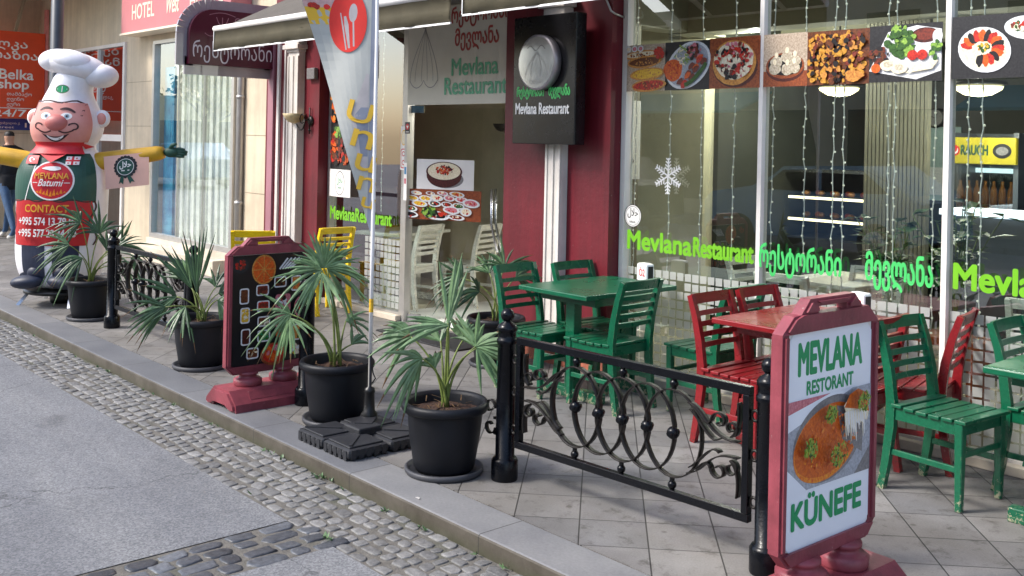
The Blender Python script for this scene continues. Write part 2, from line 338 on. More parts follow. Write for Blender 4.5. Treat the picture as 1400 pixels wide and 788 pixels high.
def polybar(bm, pts, ws, hs, side, mi=0, bev=0.):
    """bent bar through pts; section axes: side (constant) and the normal to it"""
    side = Vector(side).normalized(); rings = []
    pts = [Vector(p) for p in pts]
    for i, p in enumerate(pts):
        d = (pts[min(i + 1, len(pts) - 1)] - pts[max(i - 1, 0)]).normalized()
        n = d.cross(side).normalized()
        a, b = ws[i] / 2, hs[i] / 2
        rings.append([bm.verts.new(p + side * x * a + n * y * b) for x, y in ((-1, -1), (1, -1), (1, 1), (-1, 1))])
    fs = [bm.faces.new(rings[0][::-1]), bm.faces.new(rings[-1])]
    for r0, r1 in zip(rings, rings[1:]):
        for k in range(4): fs.append(bm.faces.new((r0[k], r0[(k + 1) % 4], r1[(k + 1) % 4], r1[k])))
    setm(fs, mi)
    if bev:
        es = [e for e in {e for f in fs for e in f.edges} if e.is_valid and e.calc_face_angle(0) > .5]
        q = bmesh.ops.bevel(bm, geom=es, offset=bev, segments=1, affect='EDGES'); setm(q['faces'], mi)
def tube(bm, pts, r, n=8, mi=0, caps=True):
    pts = [Vector(p) for p in pts]
    rs = r if isinstance(r, (list, tuple)) else [r] * len(pts)
    rings = []; prev = None
    for i, p in enumerate(pts):
        d = (pts[min(i + 1, len(pts) - 1)] - pts[max(i - 1, 0)])
        d = d.normalized() if d.length > 1e-9 else Vector((0, 0, 1))
        if prev is None:
            s = d.orthogonal().normalized()
        else:
            s = (prev - d * prev.dot(d)).normalized()
        prev = s; u = d.cross(s)
        rings.append([bm.verts.new(p + (s * cos(2 * pi * k / n) + u * sin(2 * pi * k / n)) * rs[i]) for k in range(n)])
    for r0, r1 in zip(rings, rings[1:]):
        for k in range(n):
            f = bm.faces.new((r0[k], r0[(k + 1) % n], r1[(k + 1) % n], r1[k])); f.material_index = mi; f.smooth = True
    if caps:
        for q in (rings[0][::-1], rings[-1]):
            f = bm.faces.new(q); f.material_index = mi
def lathe(bm, prof, n=24, mi=0, c=(0, 0, 0), ax=None, smooth=True):
    """prof: list of (r, z)"""
    c = Vector(c); rings = []
    rot = Vector((0, 0, 1)).rotation_difference(Vector(ax)).to_matrix() if ax else Matrix.Identity(3)
    for r, z in prof:
        if r < 1e-6: rings.append([bm.verts.new(c + rot @ Vector((0, 0, z)))])
        else: rings.append([bm.verts.new(c + rot @ Vector((r * cos(2 * pi * k / n), r * sin(2 * pi * k / n), z))) for k in range(n)])
    for a, b in zip(rings, rings[1:]):
        for k in range(n):
            q = [a[k % len(a)], a[(k + 1) % len(a)], b[(k + 1) % len(b)], b[k % len(b)]]
            q = list(dict.fromkeys(q))
            if len(q) > 2:
                f = bm.faces.new(q); f.material_index = mi; f.smooth = smooth
def ball(bm, c, r, mi=0, u=12, v=8, sc=(1, 1, 1), rot=None):
    q = bmesh.ops.create_uvsphere(bm, u_segments=u, v_segments=v, radius=r)
    mt = Matrix.Translation(c) @ (rot.to_4x4() if rot else Matrix.Identity(4)) @ Matrix.Diagonal((*sc, 1))
    bmesh.ops.transform(bm, matrix=mt, verts=q['verts'])
    for f in {f for x in q['verts'] for f in x.link_faces}: f.material_index = mi; f.smooth = True
def prism(bm, poly, O, X, Y, th, mi=0, bev=0.):
    """2-D polygon in the frame O,X,Y pushed th along X x Y"""
    O, X, Y = Vector(O), Vector(X), Vector(Y); N = X.cross(Y).normalized()
    a = [bm.verts.new(O + X * x + Y * y) for x, y in poly]; b = [bm.verts.new(O + X * x + Y * y + N * th) for x, y in poly]
    n = len(poly)
    fs = [bm.faces.new(a[::-1]), bm.faces.new(b)] + [bm.faces.new((a[k], a[(k + 1) % n], b[(k + 1) % n], b[k])) for k in range(n)]
    setm(fs, mi)
    if bev:
        q = bmesh.ops.bevel(bm, geom=list({e for f in fs[:2] for e in f.edges}), offset=bev, segments=2, affect='EDGES'); setm(q['faces'], mi)
def ribbon(bm, pts, width, th, O, X, Z, mi=0):
    """flat strip that follows the 2-D path pts in the plane X,Z, its width along the plane's normal"""
    O, X, Z = Vector(O), Vector(X), Vector(Z); W = X.cross(Z).normalized()
    rings = []
    for i, p in enumerate(pts):
        a = pts[max(i - 1, 0)]; b = pts[min(i + 1, len(pts) - 1)]
        d = Vector((b[0] - a[0], b[1] - a[1])); d = d.normalized() if d.length else Vector((1, 0)); nn = Vector((-d.y, d.x))
        r = []
        for sx, sy in ((-1, -1), (1, -1), (1, 1), (-1, 1)):
            q = Vector(p) + nn * (sy * th / 2)
            r.append(bm.verts.new(O + X * q.x + Z * q.y + W * (sx * width / 2)))
        rings.append(r)
    for r0, r1 in zip(rings, rings[1:]):
        for k in range(4):
            f = bm.faces.new((r0[k], r0[(k + 1) % 4], r1[(k + 1) % 4], r1[k])); f.material_index = mi
            f.smooth = k in (0, 2)
    bm.faces.new(rings[0][::-1]).material_index = mi; bm.faces.new(rings[-1]).material_index = mi
def obj(name, bm, mats, parent=None, world=False, loc=None, smooth=None):
    if not isinstance(mats, (list, tuple)): mats = [mats]
    bmesh.ops.recalc_face_normals(bm, faces=bm.faces)
    me = bpy.data.meshes.new(name); bm.to_mesh(me); bm.free()
    for m in mats: me.materials.append(MATS[m] if isinstance(m, str) else m)
    o = bpy.data.objects.new(name, me); COL.objects.link(o)
    place(o, parent, world, loc)
    return o
def wloc(p):
    v = Vector(p.location)
    while p.parent: p = p.parent; v += Vector(p.location)
    return v
def place(o, parent, world, loc):
    if parent:
        o.parent = parent
        if world: o.data.transform(Matrix.Translation(-wloc(parent)))
    elif loc is not None: o.location = loc
    else:
        vs = [v.co for v in o.data.vertices]
        c = Vector(((min(v.x for v in vs) + max(v.x for v in vs)) / 2, (min(v.y for v in vs) + max(v.y for v in vs)) / 2, min(v.z for v in vs)))
        o.data.transform(Matrix.Translation(-c)); o.location = c
def NB(): return bmesh.new()
def tag(o, label, cat, group=None):
    o['label'] = label; o['category'] = cat
    if group: o['group'] = group
    return o
def thing(name, label, cat, loc=(0, 0, 0), rz=0., group=None):
    o = bpy.data.objects.new(name, None); o.empty_display_size = .1; COL.objects.link(o); o.location = loc; o.rotation_euler = (0, 0, rz)
    return tag(o, label, cat, group)
def struct(o, kind='structure'):
    o['kind'] = kind; return o
def dup(root, loc, rz, label, group=None):
    r = root.copy(); COL.objects.link(r); r.location = loc; r.rotation_euler = (0, 0, rz); r['label'] = label
    if group: r['group'] = group
    for ch in list(root.children):
        c = ch.copy(); COL.objects.link(c); c.parent = r
        for g in list(ch.children):
            d = g.copy(); COL.objects.link(d); d.parent = c
    return r
# ---------------------------------------------------------------- lettering and printed pictures
TXT = {}
def textmesh(s, bold=0., shear=0.):
    key = (s, bold, shear)
    if key in TXT: return TXT[key]
    c = bpy.data.curves.new('lettering', 'FONT'); c.body = s; c.offset = bold; c.shear = shear; c.resolution_u = 4
    o = bpy.data.objects.new('lettering', c); COL.objects.link(o)
    me = bpy.data.meshes.new_from_object(o.evaluated_get(bpy.context.evaluated_depsgraph_get()))
    bpy.data.objects.remove(o); bpy.data.curves.remove(c)
    v = [(p.co.x, p.co.y) for p in me.vertices]; f = [tuple(p.vertices) for p in me.polygons]
    bpy.data.meshes.remove(me)
    x0 = min(p[0] for p in v); x1 = max(p[0] for p in v); y0 = min(p[1] for p in v); y1 = max(p[1] for p in v)
    TXT[key] = ([((x - x0) / (x1 - x0), (y - y0) / (y1 - y0)) for x, y in v], f)
    return TXT[key]
class Art:
    """printed picture: stacked flat shapes in metres on the plane O,X,Y (facing X x Y), or on a curved face through warp"""
    STEP = .00008
    def __init__(s, O=(0, 0, 0), X=(1, 0, 0), Y=(0, 0, 1), warp=None, base=.0012):
        s.O, s.X, s.Y = Vector(O), Vector(X), Vector(Y); s.N = s.X.cross(s.Y).normalized()
        s.warp = warp; s.off = base; s.bm = NB(); s.m = []; s.rng = random.Random(5)
    def mi(s, m):
        if m not in s.m: s.m.append(m)
        return s.m.index(m)
    def P(s, x, y, off=None):
        off = s.off if off is None else off
        return s.warp(x, y, off) if s.warp else s.O + s.X * x + s.Y * y + s.N * off
    def faces(s, pts, fs, m):
        mi = s.mi(m); s.off += s.STEP
        vs = [s.bm.verts.new(s.P(x, y)) for x, y in pts]
        for f in fs:
            try: s.bm.faces.new([vs[i] for i in f]).material_index = mi
            except ValueError: pass
    def board(s, w, h, th, m):
        mi = s.mi(m); s.off = 0
        prism(s.bm, [(0, 0), (w, 0), (w, h), (0, h)], s.O, s.X, s.Y, -th, mi); s.off = .0006
    def rect(s, x, y, w, h, m, n=1):
        pts = []; fs = []
        for i in range(n + 1):
            for j in range(n + 1): pts.append((x + w * i / n, y + h * j / n))
        for i in range(n):
            for j in range(n):
                a = i * (n + 1) + j; fs.append((a, a + n + 1, a + n + 2, a + 1))
        s.faces(pts, fs, m)
    def poly(s, pts, m): s.faces(pts, [tuple(range(len(pts)))], m)
    def ell(s, cx, cy, rx, ry, m, rot=0., n=28, rings=1, wob=0.):
        pts = [(cx, cy)]; fs = []
        ph = s.rng.random() * 6
        for k in range(1, rings + 1):
            for i in range(n):
                a = 2 * pi * i / n; q = k / rings * (1 + wob * (sin(3 * a + ph) * .5 + sin(5 * a + ph * 2) * .3 + s.rng.uniform(-.4, .4)))
                x, y = rx * q * cos(a), ry * q * sin(a)
                pts.append((cx + x * cos(rot) - y * sin(rot), cy + x * sin(rot) + y * cos(rot)))
        for i in range(n): fs.append((0, 1 + i, 1 + (i + 1) % n))
        for k in range(rings - 1):
            for i in range(n):
                a = 1 + k * n; fs.append((a + i, a + n + i, a + n + (i + 1) % n, a + (i + 1) % n))
        s.faces(pts, fs, m)
    def ring(s, cx, cy, rx, ry, t, m, n=36, rot=0.):
        pts = []; fs = []
        for i in range(n):
            a = 2 * pi * i / n
            for q in (1, 1 - t):
                x, y = rx * q * cos(a), ry * q * sin(a)
                pts.append((cx + x * cos(rot) - y * sin(rot), cy + x * sin(rot) + y * cos(rot)))
        for i in range(n):
            j = (i + 1) % n; fs.append((2 * i, 2 * j, 2 * j + 1, 2 * i + 1))
        s.faces(pts, fs, m)
    def rrect(s, cx, cy, w, h, r, m, rot=0.):
        pts = []
        for qx, qy, a0 in ((1, 1, 0), (-1, 1, pi / 2), (-1, -1, pi), (1, -1, 1.5 * pi)):
            for k in range(5):
                a = a0 + pi / 2 * k / 4; x = qx * (w / 2 - r) + r * cos(a); y = qy * (h / 2 - r) + r * sin(a)
                pts.append((cx + x * cos(rot) - y * sin(rot), cy + x * sin(rot) + y * cos(rot)))
        s.poly(pts, m)
    def stroke(s, pts, wd, m):
        L = []; R = []
        for i, p in enumerate(pts):
            a = pts[max(i - 1, 0)]; b = pts[min(i + 1, len(pts) - 1)]
            d = Vector((b[0] - a[0], b[1] - a[1])); d = d.normalized() if d.length else Vector((1, 0))
            t = (wd[i] if isinstance(wd, list) else wd) / 2
            L.append((p[0] - d.y * t, p[1] + d.x * t)); R.append((p[0] + d.y * t, p[1] - d.x * t))
        n = len(pts)
        s.faces(L + R, [(i, i + 1, n + i + 1, n + i) for i in range(n - 1)], m)
    def blobs(s, n, cx, cy, rx, ry, r0, r1, ms, asp=(.5, 1.), inside=None, wob=.25):
        for k in range(n):
            a = s.rng.random() * 2 * pi; q = sqrt(s.rng.random())
            x, y = cx + rx * q * cos(a), cy + ry * q * sin(a)
            if inside and not inside(x, y): continue
            r = s.rng.uniform(r0, r1)
            s.ell(x, y, r, r * s.rng.uniform(*asp), s.rng.choice(ms), s.rng.random() * 3.14, n=9, wob=wob)
    def text(s, t, x, y, w, h, m, bold=0., shear=0., rot=0., outline=None):
        v, f = textmesh(t, 0., shear)
        c, d = cos(rot), sin(rot)
        if bold > 0 and not outline:
            e = bold * min(h, w) * 1.5; s_, off0 = s.STEP, s.off
            for k in range(8):
                s.faces([(x + e * cos(k * pi / 4) + w * a * c - h * b * d, y + e * sin(k * pi / 4) + w * a * d + h * b * c) for a, b in v], f, m)
        if outline:
            for k in range(8):
                e = outline[2]; s.faces([(x + e * cos(k * pi / 4) + w * a * c - h * b * d, y + e * sin(k * pi / 4) + w * a * d + h * b * c) for a, b in v], f, outline[0])
        s.faces([(x + w * a * c - h * b * d, y + w * a * d + h * b * c) for a, b in v], f, m)
    def build(s, name, parent=None, world=True):
        me = bpy.data.meshes.new(name); s.bm.to_mesh(me); s.bm.free()
        for m in s.m: me.materials.append(MATS[m])
        o = bpy.data.objects.new(name, me); COL.objects.link(o)
        place(o, parent, world, None)
        return o
XU, YV, ZU = (1, 0, 0), (0, 1, 0), (0, 0, 1)
# ================================================================ ground
ROADZ = -.08
bm = NB(); bx(bm, (-60, -40, -.5), (40, 40, ROADZ - .02)); struct(obj('ground', bm, 'asphalt'))
def sheet(name, poly, z, m):
    bm = NB(); bm.faces.new([bm.verts.new((x, y, z)) for x, y in poly]); return struct(obj(name, bm, m))
sheet('road', [(-60, -7), (-4.33, -7), (-4.33, 2.47), (-60, 2.47)], ROADZ, 'asphalt')
sheet('road', [(-3.93, -7), (20, -7), (20, 2.47), (-3.93, 2.47)], ROADZ + .001, 'asphalt')
sheet('gutter', [(-60, 2.40), (20, 2.40), (20, 2.96), (-60, 2.96)], ROADZ - .006, 'grout')
sheet('gutter', [(-4.40, -7), (-3.86, -7), (-3.86, 2.46), (-4.40, 2.46)], ROADZ - .004, 'grout')
bm = NB(); bx(bm, (-60, 3.21, -.30), (20, 12.5, 0)); struct(obj('pavement', bm, 'paving', loc=(0, 0, 0)))
bm = NB(); bx(bm, (-60, 2.935, -.30), (20, 3.207, .002), bev=.012); struct(obj('kerb', bm, 'kerb_stone', loc=(0, 0, 0)))
bm = NB(); bx(bm, (-60, -9, -.30), (20, -7, .03)); struct(obj('far_pavement', bm, 'paving', loc=(0, 0, 0)))
def cobbles(name, x0, x1, y0, y1, rows, length, z, m, along='x', rnd=random.Random(3), hump=.005):
    bm = NB()
    rw = (y1 - y0) / rows
    for r in range(rows):
        p = x0 + rnd.random() * length
        while p < x1:
            L = length * rnd.uniform(.65, 1.35); g = rnd.uniform(.003, .012)
            cx, cy = p + L / 2, y0 + (r + .5) * rw + rnd.uniform(-.012, .012) + .012 * sin(p * 5 + r * .6)
            hx, hy = L / 2 - g, rw / 2 - rnd.uniform(.002, .012)
            zt = z + hump * rnd.uniform(.55, 1.1); n = 10
            ang = [2 * pi * k / n for k in range(n)]; jit = [rnd.uniform(.80, 1.10) for _ in ang]; tl = (rnd.uniform(-.05, .05), rnd.uniform(-.06, .06))
            rings = []
            for q, zz in ((1.03, z - .03), (1., z + hump * .05), (.93, z + (zt - z) * .75), (.78, zt), ):
                rg = []
                for a, j in zip(ang, jit):
                    ca, sa = cos(a), sin(a)
                    x = hx * q * j * math.copysign(abs(ca) ** .5, ca); y = hy * q * j * math.copysign(abs(sa) ** .5, sa)
                    h = zz + (x * tl[0] + y * tl[1] if zz > z else 0)
                    rg.append(bm.verts.new((cx + x, cy + y, h) if along == 'x' else (cy + y, cx + x, h)))
                rings.append(rg)
            for a, b in zip(rings, rings[1:]):
                for k in range(n):
                    f = bm.faces.new((a[k], a[(k + 1) % n], b[(k + 1) % n], b[k])); f.smooth = True
            f = bm.faces.new(rings[-1]); f.smooth = True
            p += L
    return struct(obj(name, bm, m))
cobbles('cobble_gutter', -24, -1.5, 2.475, 2.935, 6, .10, ROADZ - .004, 'cobble_light')
cobbles('cobble_band', -3, 2.45, -4.33, -3.93, 4, .15, ROADZ - .004, 'cobble_dark', along='y', hump=.007)
# weeds in the joint below the kerb
bm = NB(); rr = random.Random(11)
for k in range(46):
    x = rr.uniform(-11, -3.2) if k > 10 else -4.75 + rr.uniform(-.04, .04); y = 2.915 + rr.uniform(-.02, .012) if k > 4 else 2.50
    if k in (1, 2, 3, 4): x = -4.02 + rr.uniform(-.04, .04)
    for j in range(5):
        a = rr.random() * 6.28; h = rr.uniform(.008, .028); r = rr.uniform(.008, .025)
        p = Vector((x, y, ROADZ)); q = p + Vector((r * cos(a), r * sin(a) - .01, h)); s = Vector((-sin(a), cos(a), 0)) * .005
        bm.faces.new([bm.verts.new(v) for v in (p, (p + q) / 2 + s, q, (p + q) / 2 - s)])
struct(obj('kerb_weeds', bm, 'leaf'), 'stuff')

# ================================================================ restaurant building
G = 5.8
rb = thing('restaurant_building', 'restaurant shopfront with dark red pilasters, white trim and tall glass panes', 'building', (-5.9, G, 0))
bm = NB()
bx(bm, (-10.66, 5.80, 3.12), (3, 6.1, 7.5)); bx(bm, (-10.66, 11.0, 0), (3, 11.2, 3.1)); bx(bm, (2.9, 5.9, 0), (3, 11, 3.1)); bx(bm, (-10.66, 6.1, 7.3), (3, 11.2, 7.5))
bx(bm, (-10.66, 5.95, 0), (-10.60, 11, 3.1))
obj('wall', bm, 'facade_red', rb, True)
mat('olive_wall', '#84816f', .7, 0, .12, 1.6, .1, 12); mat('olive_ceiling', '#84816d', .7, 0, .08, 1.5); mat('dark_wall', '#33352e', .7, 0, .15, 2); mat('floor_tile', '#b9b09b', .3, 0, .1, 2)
bm = NB(); bx(bm, (-10.6, 6.1, 3.02), (2.9, 11, 3.1)); bx(bm, (-6.0, 7.2, 2.74), (2.9, 7.5, 3.02)); bx(bm, (-6.0, 8.9, 2.74), (2.9, 9.2, 3.02)); obj('ceiling', bm, 'olive_ceiling', rb, True)
bm = NB(); bx(bm, (-10.6, 5.84, .0), (2.9, 11, .012)); obj('floor', bm, 'floor_tile', rb, True)
bm = NB(); bx(bm, (-10.6, 7.75, .012), (-6.002, 7.9, 3.02)); obj('partition', bm, mat('olive_wall_lit', '#bdb79c', .65, 0, .1, 1.6, .1, 12), rb, True)  # entrance wall: olive colour lightened to stand in for light missing there
bm = NB(); bx(bm, (-6.0, 5.86, .012), (-5.78, 6.58, 3.02)); bx(bm, (-6.0, 6.58, 2.75), (-5.78, 7.75, 3.02)); obj('partition', bm, 'olive_wall', rb, True)
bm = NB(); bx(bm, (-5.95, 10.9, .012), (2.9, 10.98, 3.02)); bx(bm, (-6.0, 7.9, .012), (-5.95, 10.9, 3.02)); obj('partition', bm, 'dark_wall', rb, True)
mat('slat_screen', '#7d7a6c', .6, 0, .12, 3)
bm = NB()
for k in range(16):
    bx(bm, (-4.66 + k * .036, 8.28, .02), (-4.66 + k * .036 + .028, 8.33 + .012 * (k % 2), 2.95))
obj('slat_screen', bm, 'slat_screen', rb, True)
# right pilaster
def pilaster(u0, u1, w0, w1, name='pilaster'):
    bm = NB(); bx(bm, (u0, 5.65, 0), (u1, 5.87, 3.12), 0); bx(bm, (u0 - .004, 5.62, 0.), (u1 + .004, 5.66, .13), 1)
    p = obj(name, bm, ('facade_red', 'brick_base'), rb, True)
    bm = NB()
    bx(bm, (w0 + .015, 5.575, .13), (w1 - .015, 5.652, 2.66))
    for k in range(3):
        x = w0 + .028 + k * (w1 - w0 - .056) / 2; bx(bm, (x - .012, 5.563, .32), (x + .012, 5.576, 2.62), bev=.004)
    bx(bm, (w0 - .005, 5.555, .131), (w1 + .005, 5.651, .30), bev=.008)
    for z, e, h in ((2.66, .0, .03), (2.69, .035, .05), (2.74, .015, .06), (2.80, .05, .05), (2.85, .075, .04)):
        bx(bm, (w0 - e, 5.56 - e, z), (w1 + e, 5.653, z + h - .001), bev=.006)
    bx(bm, (w0, 5.57, 2.89), (w1, 5.652, 3.12))
    obj('white_column', bm, 'facade_white', p, True)
    return p
pilaster(-6.45, -5.25, -5.88, -5.68)
p2 = pilaster(-10.58, -9.43, -9.98, -9.72)
bm = NB()
for x, w_, m_ in ((-10.30, .05, 0), (-10.14, .03, 0), (-10.5, .12, 1)): bx(bm, (x, 5.625, .14), (x + w_, 5.652, 3.1), m_)
obj('trim_strip', bm, ('facade_white', 'mauve_paint'), p2, True)
bm = NB(); tube(bm, [(-5.30, 5.64, 3.1), (-5.32, 5.635, 2.86), (-5.25, 5.63, 2.74), (-5.235, 5.66, 2.72), (-5.232, 5.76, 2.70)], .008, 6); obj('cable', bm, 'alu', rb, True)
bm = NB(); bx(bm, (-9.62, 5.60, 2.36), (-9.46, 5.648, 2.48), bev=.008); obj('junction_box', bm, 'f_grey', rb, True)
# glazing
def window(u0, u1, z0, z1, mull, glass, fr, parent, v=G, fw=.045, name='window', mw=.016):
    bm = NB()
    bx(bm, (u0, v - .03, z0), (u1, v + .05, z0 + .07)); bx(bm, (u0, v - .03, z1 - .05), (u1, v + .05, z1))
    bx(bm, (u0, v - .035, z0 + .07), (u0 + fw, v + .05, z1 - .05)); bx(bm, (u1 - fw, v - .035, z0 + .07), (u1, v + .05, z1 - .05))
    for m_ in mull: bx(bm, (m_ - mw, v - .028 + (.03 if mw < .01 else 0), z0 + .07), (m_ + mw, v + .05, z1 - .05))
    f = obj(name, bm, fr, parent, True)
    xs = [u0 + fw] + list(mull) + [u1 - fw]
    for a, b in zip(xs, xs[1:]):
        q = NB(); bx(q, (a + .017, v + .012, z0 + .071), (b - .017, v + .02, z1 - .051)); obj('pane', q, glass, f, True)
    return f
win = window(-5.245, 2.0, .0, 3.1, [-4.007, -2.74, -1.47, -.2, 1.07], 'shop_glass', 'white_metal', rb)
winl = window(-9.42, -8.03, .0, 3.1, [], 'shop_glass', 'alu', rb, fw=.05)
def gridfilm(u0, u1, z0, z1, parent, seed):
    a = Art((0, G + .011, 0), XU, ZU); r = random.Random(seed)
    p = .068; x = u0
    q = a.mi('film')
    while x + .06 < u1:
        z = z0
        while z + .06 < z1:
            if r.random() > .03:
                e = r.uniform(0, .004)
                vs = [a.bm.verts.new(a.P(*c, .0004)) for c in ((x + e, z), (x + .057, z + e), (x + .057, z + .057), (x, z + .057 - e))]
                a.bm.faces.new(vs)
            z += p
        x += p
    return a.build('square_film', parent)
for i, (a, b) in enumerate(((-5.19, -4.03), (-3.98, -2.765), (-2.715, -1.49), (-1.45, -.25))): gridfilm(a, b, .09, .885, win, i)
gridfilm(-8.75, -8.09, .09, .80, winl, 9)
# door bay: glass lintel panel, open leaf, threshold
bm = NB(); bx(bm, (-8.03, 5.76, 0), (-7.99, 5.84, 3.1)); bx(bm, (-6.50, 5.76, 0), (-6.46, 5.84, 3.1)); bx(bm, (-7.99, 5.78, 2.98), (-6.50, 5.84, 3.1)); obj('door_frame', bm, 'alu', rb, True)
bm = NB(); bx(bm, (-8.4, 5.845, .0125), (-6.3, 7.7, .02)); obj('threshold', bm, 'white', rb, True)
DA = radians(26)
leaf = bpy.data.objects.new('door', None); COL.objects.link(leaf); leaf.parent = rb; leaf.location = (-7.98 + 5.9, .02, 0); leaf.rotation_euler = (0, 0, DA)
bm = NB(); bx(bm, (0, -.006, .02), (.98, .006, 2.05)); obj('pane', bm, 'door_glass', leaf)
for z_ in (2.0, .005):
    bm = NB(); bx(bm, (-.01, -.016, z_), (.12, .016, z_ + .07)); obj('hinge', bm, 'chrome', leaf)
bm = NB()
for s in (-.05, .05):
    tube(bm, [(.86, s, 1.30), (.86, s, .98), (.93, s, .72)] if s < 0 else [(.86, s, 1.30), (.86, s, .98), (.93, s, .72)], .013, 8)
for z in (1.18, .86): tube(bm, [(.88, -.05, z), (.88, .05, z)], .007, 8)
obj('handle', bm, 'steel', leaf)
# low plinth under the glass
bm = NB(); bx(bm, (-5.24, 5.70, 0), (2.0, 5.765, .055), bev=.006); bx(bm, (-9.42, 5.70, 0), (-8.04, 5.765, .055), bev=.006); obj('plinth', bm, 'cream_stone', rb, True)
bm = NB()
bx(bm, (-7.75, 5.28, .001), (-6.60, 5.74, .014), bev=.004); tag(obj('door_mat', bm, 'charcoal'), 'dark grey strip mat lying in front of the open glass door', 'mat')

# awnings
def awning(u0, u1, v, z, label, seed):
    t = thing('awning', label, 'awning', ((u0 + u1) / 2, 5.8, z), group='awnings above the shopfront')
    bm = NB(); prism(bm, [(v + .03, z + .20), (5.79, z + .78), (5.79, z + .80), (v + .03, z + .215)], (u0, 0, 0), YV, ZU, u1 - u0); obj('canopy', bm, 'awning_top', t, True)
    bm = NB(); tube(bm, [(u0 - .01, v, z + .215), (u1 + .01, v, z + .215)], .03, 12); obj('front_bar', bm, 'white_metal', t, True)
    bm = NB(); r = random.Random(seed); n = int((u1 - u0) / .04); rows = []
    for i in range(n + 1):
        x = u0 + (u1 - u0) * i / n; ph = sin(x * 23) * .006 + sin(x * 9.3 + 1) * .008 + r.uniform(-.002, .002)
        rows.append([bm.verts.new((x, v - .012 + ph * (1 - k / 2 * .9), z + .20 * k / 2)) for k in range(3)])
    for a, b in zip(rows, rows[1:]):
        for k in range(2):
            f = bm.faces.new((a[k], b[k], b[k + 1], a[k + 1])); f.smooth = True
    g = bmesh.ops.solidify(bm, geom=list(bm.faces), thickness=.004)
    val = obj('valance', bm, 'awning_cloth', t, True)
    bm = NB(); bar(bm, (u0, v - .012, z - .004), (u1, v - .012, z - .004), .012, .014); bar(bm, (u0 - .003, v - .012, z), (u0 - .003, v - .012, z + .2), .008, .012); obj('hem', bm, 'white', val, True)
    for x in (u0 + .35, u1 - .35):
        bm = NB(); tube(bm, [(x, v + .02, z + .2), (x, 5.1, z + .40), (x, 5.72, z + .60)], .022, 8); bx(bm, (x - .06, 5.68, z + .52), (x + .06, 5.80, z + .68)); obj('arm', bm, 'white_metal', t, True)
awning(-9.70, -5.86, 4.6, 2.60, 'grey olive awning with white hem over the restaurant entrance', 1)
awning(-5.72, -4.3, 4.6, 2.645, 'grey olive awning showing only its corner at the top edge, right of another awning', 2)

# ================================================================ hotel building to the left
HV = 5.9
hb = thing('hotel_building', 'beige stone building with big reflecting shop window beside the red pilaster', 'building', (-13, HV, 0))
bm = NB()
bx(bm, (-11.82, 5.9, 0), (-10.665, 6.2, 7.5)); bx(bm, (-14.37, 5.9, 3.07), (-11.82, 6.2, 7.5)); bx(bm, (-14.37, 5.9, 0), (-11.82, 6.2, .27)); bx(bm, (-15.42, 5.9, 0), (-14.37, 6.2, 7.5))
bx(bm, (-17.65, 5.9, 3.12), (-15.42, 6.2, 7.5)); bx(bm, (-19.6, 5.9, 0), (-17.65, 6.2, 7.5))
bx(bm, (-20.0, 4.4, 0), (-19.6, 6.2, 7.5)); bx(bm, (-14.3, 9, 0), (-11.8, 9.1, 3.1)); bx(bm, (-19.6, 3.0, 4.1), (-15.42, 5.9, 4.3))
mat('wall_joint', '#9c8d78', .7)
for z in (1.05, 1.75, 2.45, 3.15): bx(bm, (-11.55, 5.897, z), (-10.68, 5.903, z + .008), 1)
for z in (1.2, 1.85, 2.5): bx(bm, (-15.40, 5.897, z), (-14.40, 5.903, z + .008), 1)
for z in (1.25, 1.7, 2.2, 2.8): bx(bm, (-19.603, 4.42, z), (-19.597, 5.89, z + .01), 1)
obj('wall', bm, ('beige_wall', 'wall_joint'), hb, True)
bm = NB(); bx(bm, (-14.4, 5.62, .0), (-11.80, 5.9, .20), bev=.01); bx(bm, (-14.4, 5.84, .20), (-11.8, 5.9, .27)); obj('step', bm, 'cream_stone', hb, True)
hw = window(-14.37, -11.82, .27, 3.07, [-13.55, -12.75], 'hotel_glass', 'alu', hb, v=HV, fw=.07, mw=.005)
bm = NB(); [bx(bm, (-13.7 + .09 * k, 6.02 + .03 * (k % 2), .28), (-13.7 + .09 * k + .088, 6.05 + .03 * (k % 2), 3.0), 0) for k in range(21)]; bx(bm, (-14.28, 6.02, .28), (-13.95, 6.06, 2.7), 1); obj('window_display', bm, (mat('display_pale', '#eef0e6', .6), mat('display_blue', '#1c6ea0', .5, col2='#54b6d6', scale=4)), hb, True)
w2 = window(-17.65, -15.42, .1, 3.12, [-16.55], 'red_glass', 'white_metal', hb, v=HV, fw=.07)
bm = NB(); bx(bm, (-17.60, 5.86, 1.62), (-15.47, 5.93, 1.72)); obj('transom', bm, 'white_metal', w2, True)
bm = NB(); bx(bm, (-17.6, 6.25, 1.75), (-15.45, 6.28, 3.1), 0); bx(bm, (-17.6, 6.25, .1), (-15.45, 6.28, 1.6), 1); obj('backing', bm, (mat('maroon', '#7a2a22', .6), 'beige_dark'), w2, True)
bm = NB(); tube(bm, [(-11.62, 5.86, .02), (-11.62, 5.86, 5)], .05, 12)
for z in (.9, 2.2, 3.4): tube(bm, [(-11.62, 5.86, z), (-11.62, 5.86, z + .04)], .058, 12)
obj('downpipe', bm, 'alu', hb, True)
bm = NB(); bx(bm, (-17.3, 5.15, 3.95), (-16.5, 5.45, 4.04), 0, bev=.01); bx(bm, (-17.22, 5.2, 3.94), (-16.58, 5.4, 3.952), 1); tube(bm, [(-16.9, 5.3, 4.04), (-16.9, 5.3, 4.12)], .02, 8)
tag(obj('ceiling_lamp', bm, ('black', 'white')), 'flat black lamp under the soffit above the chef balloon', 'lamp')
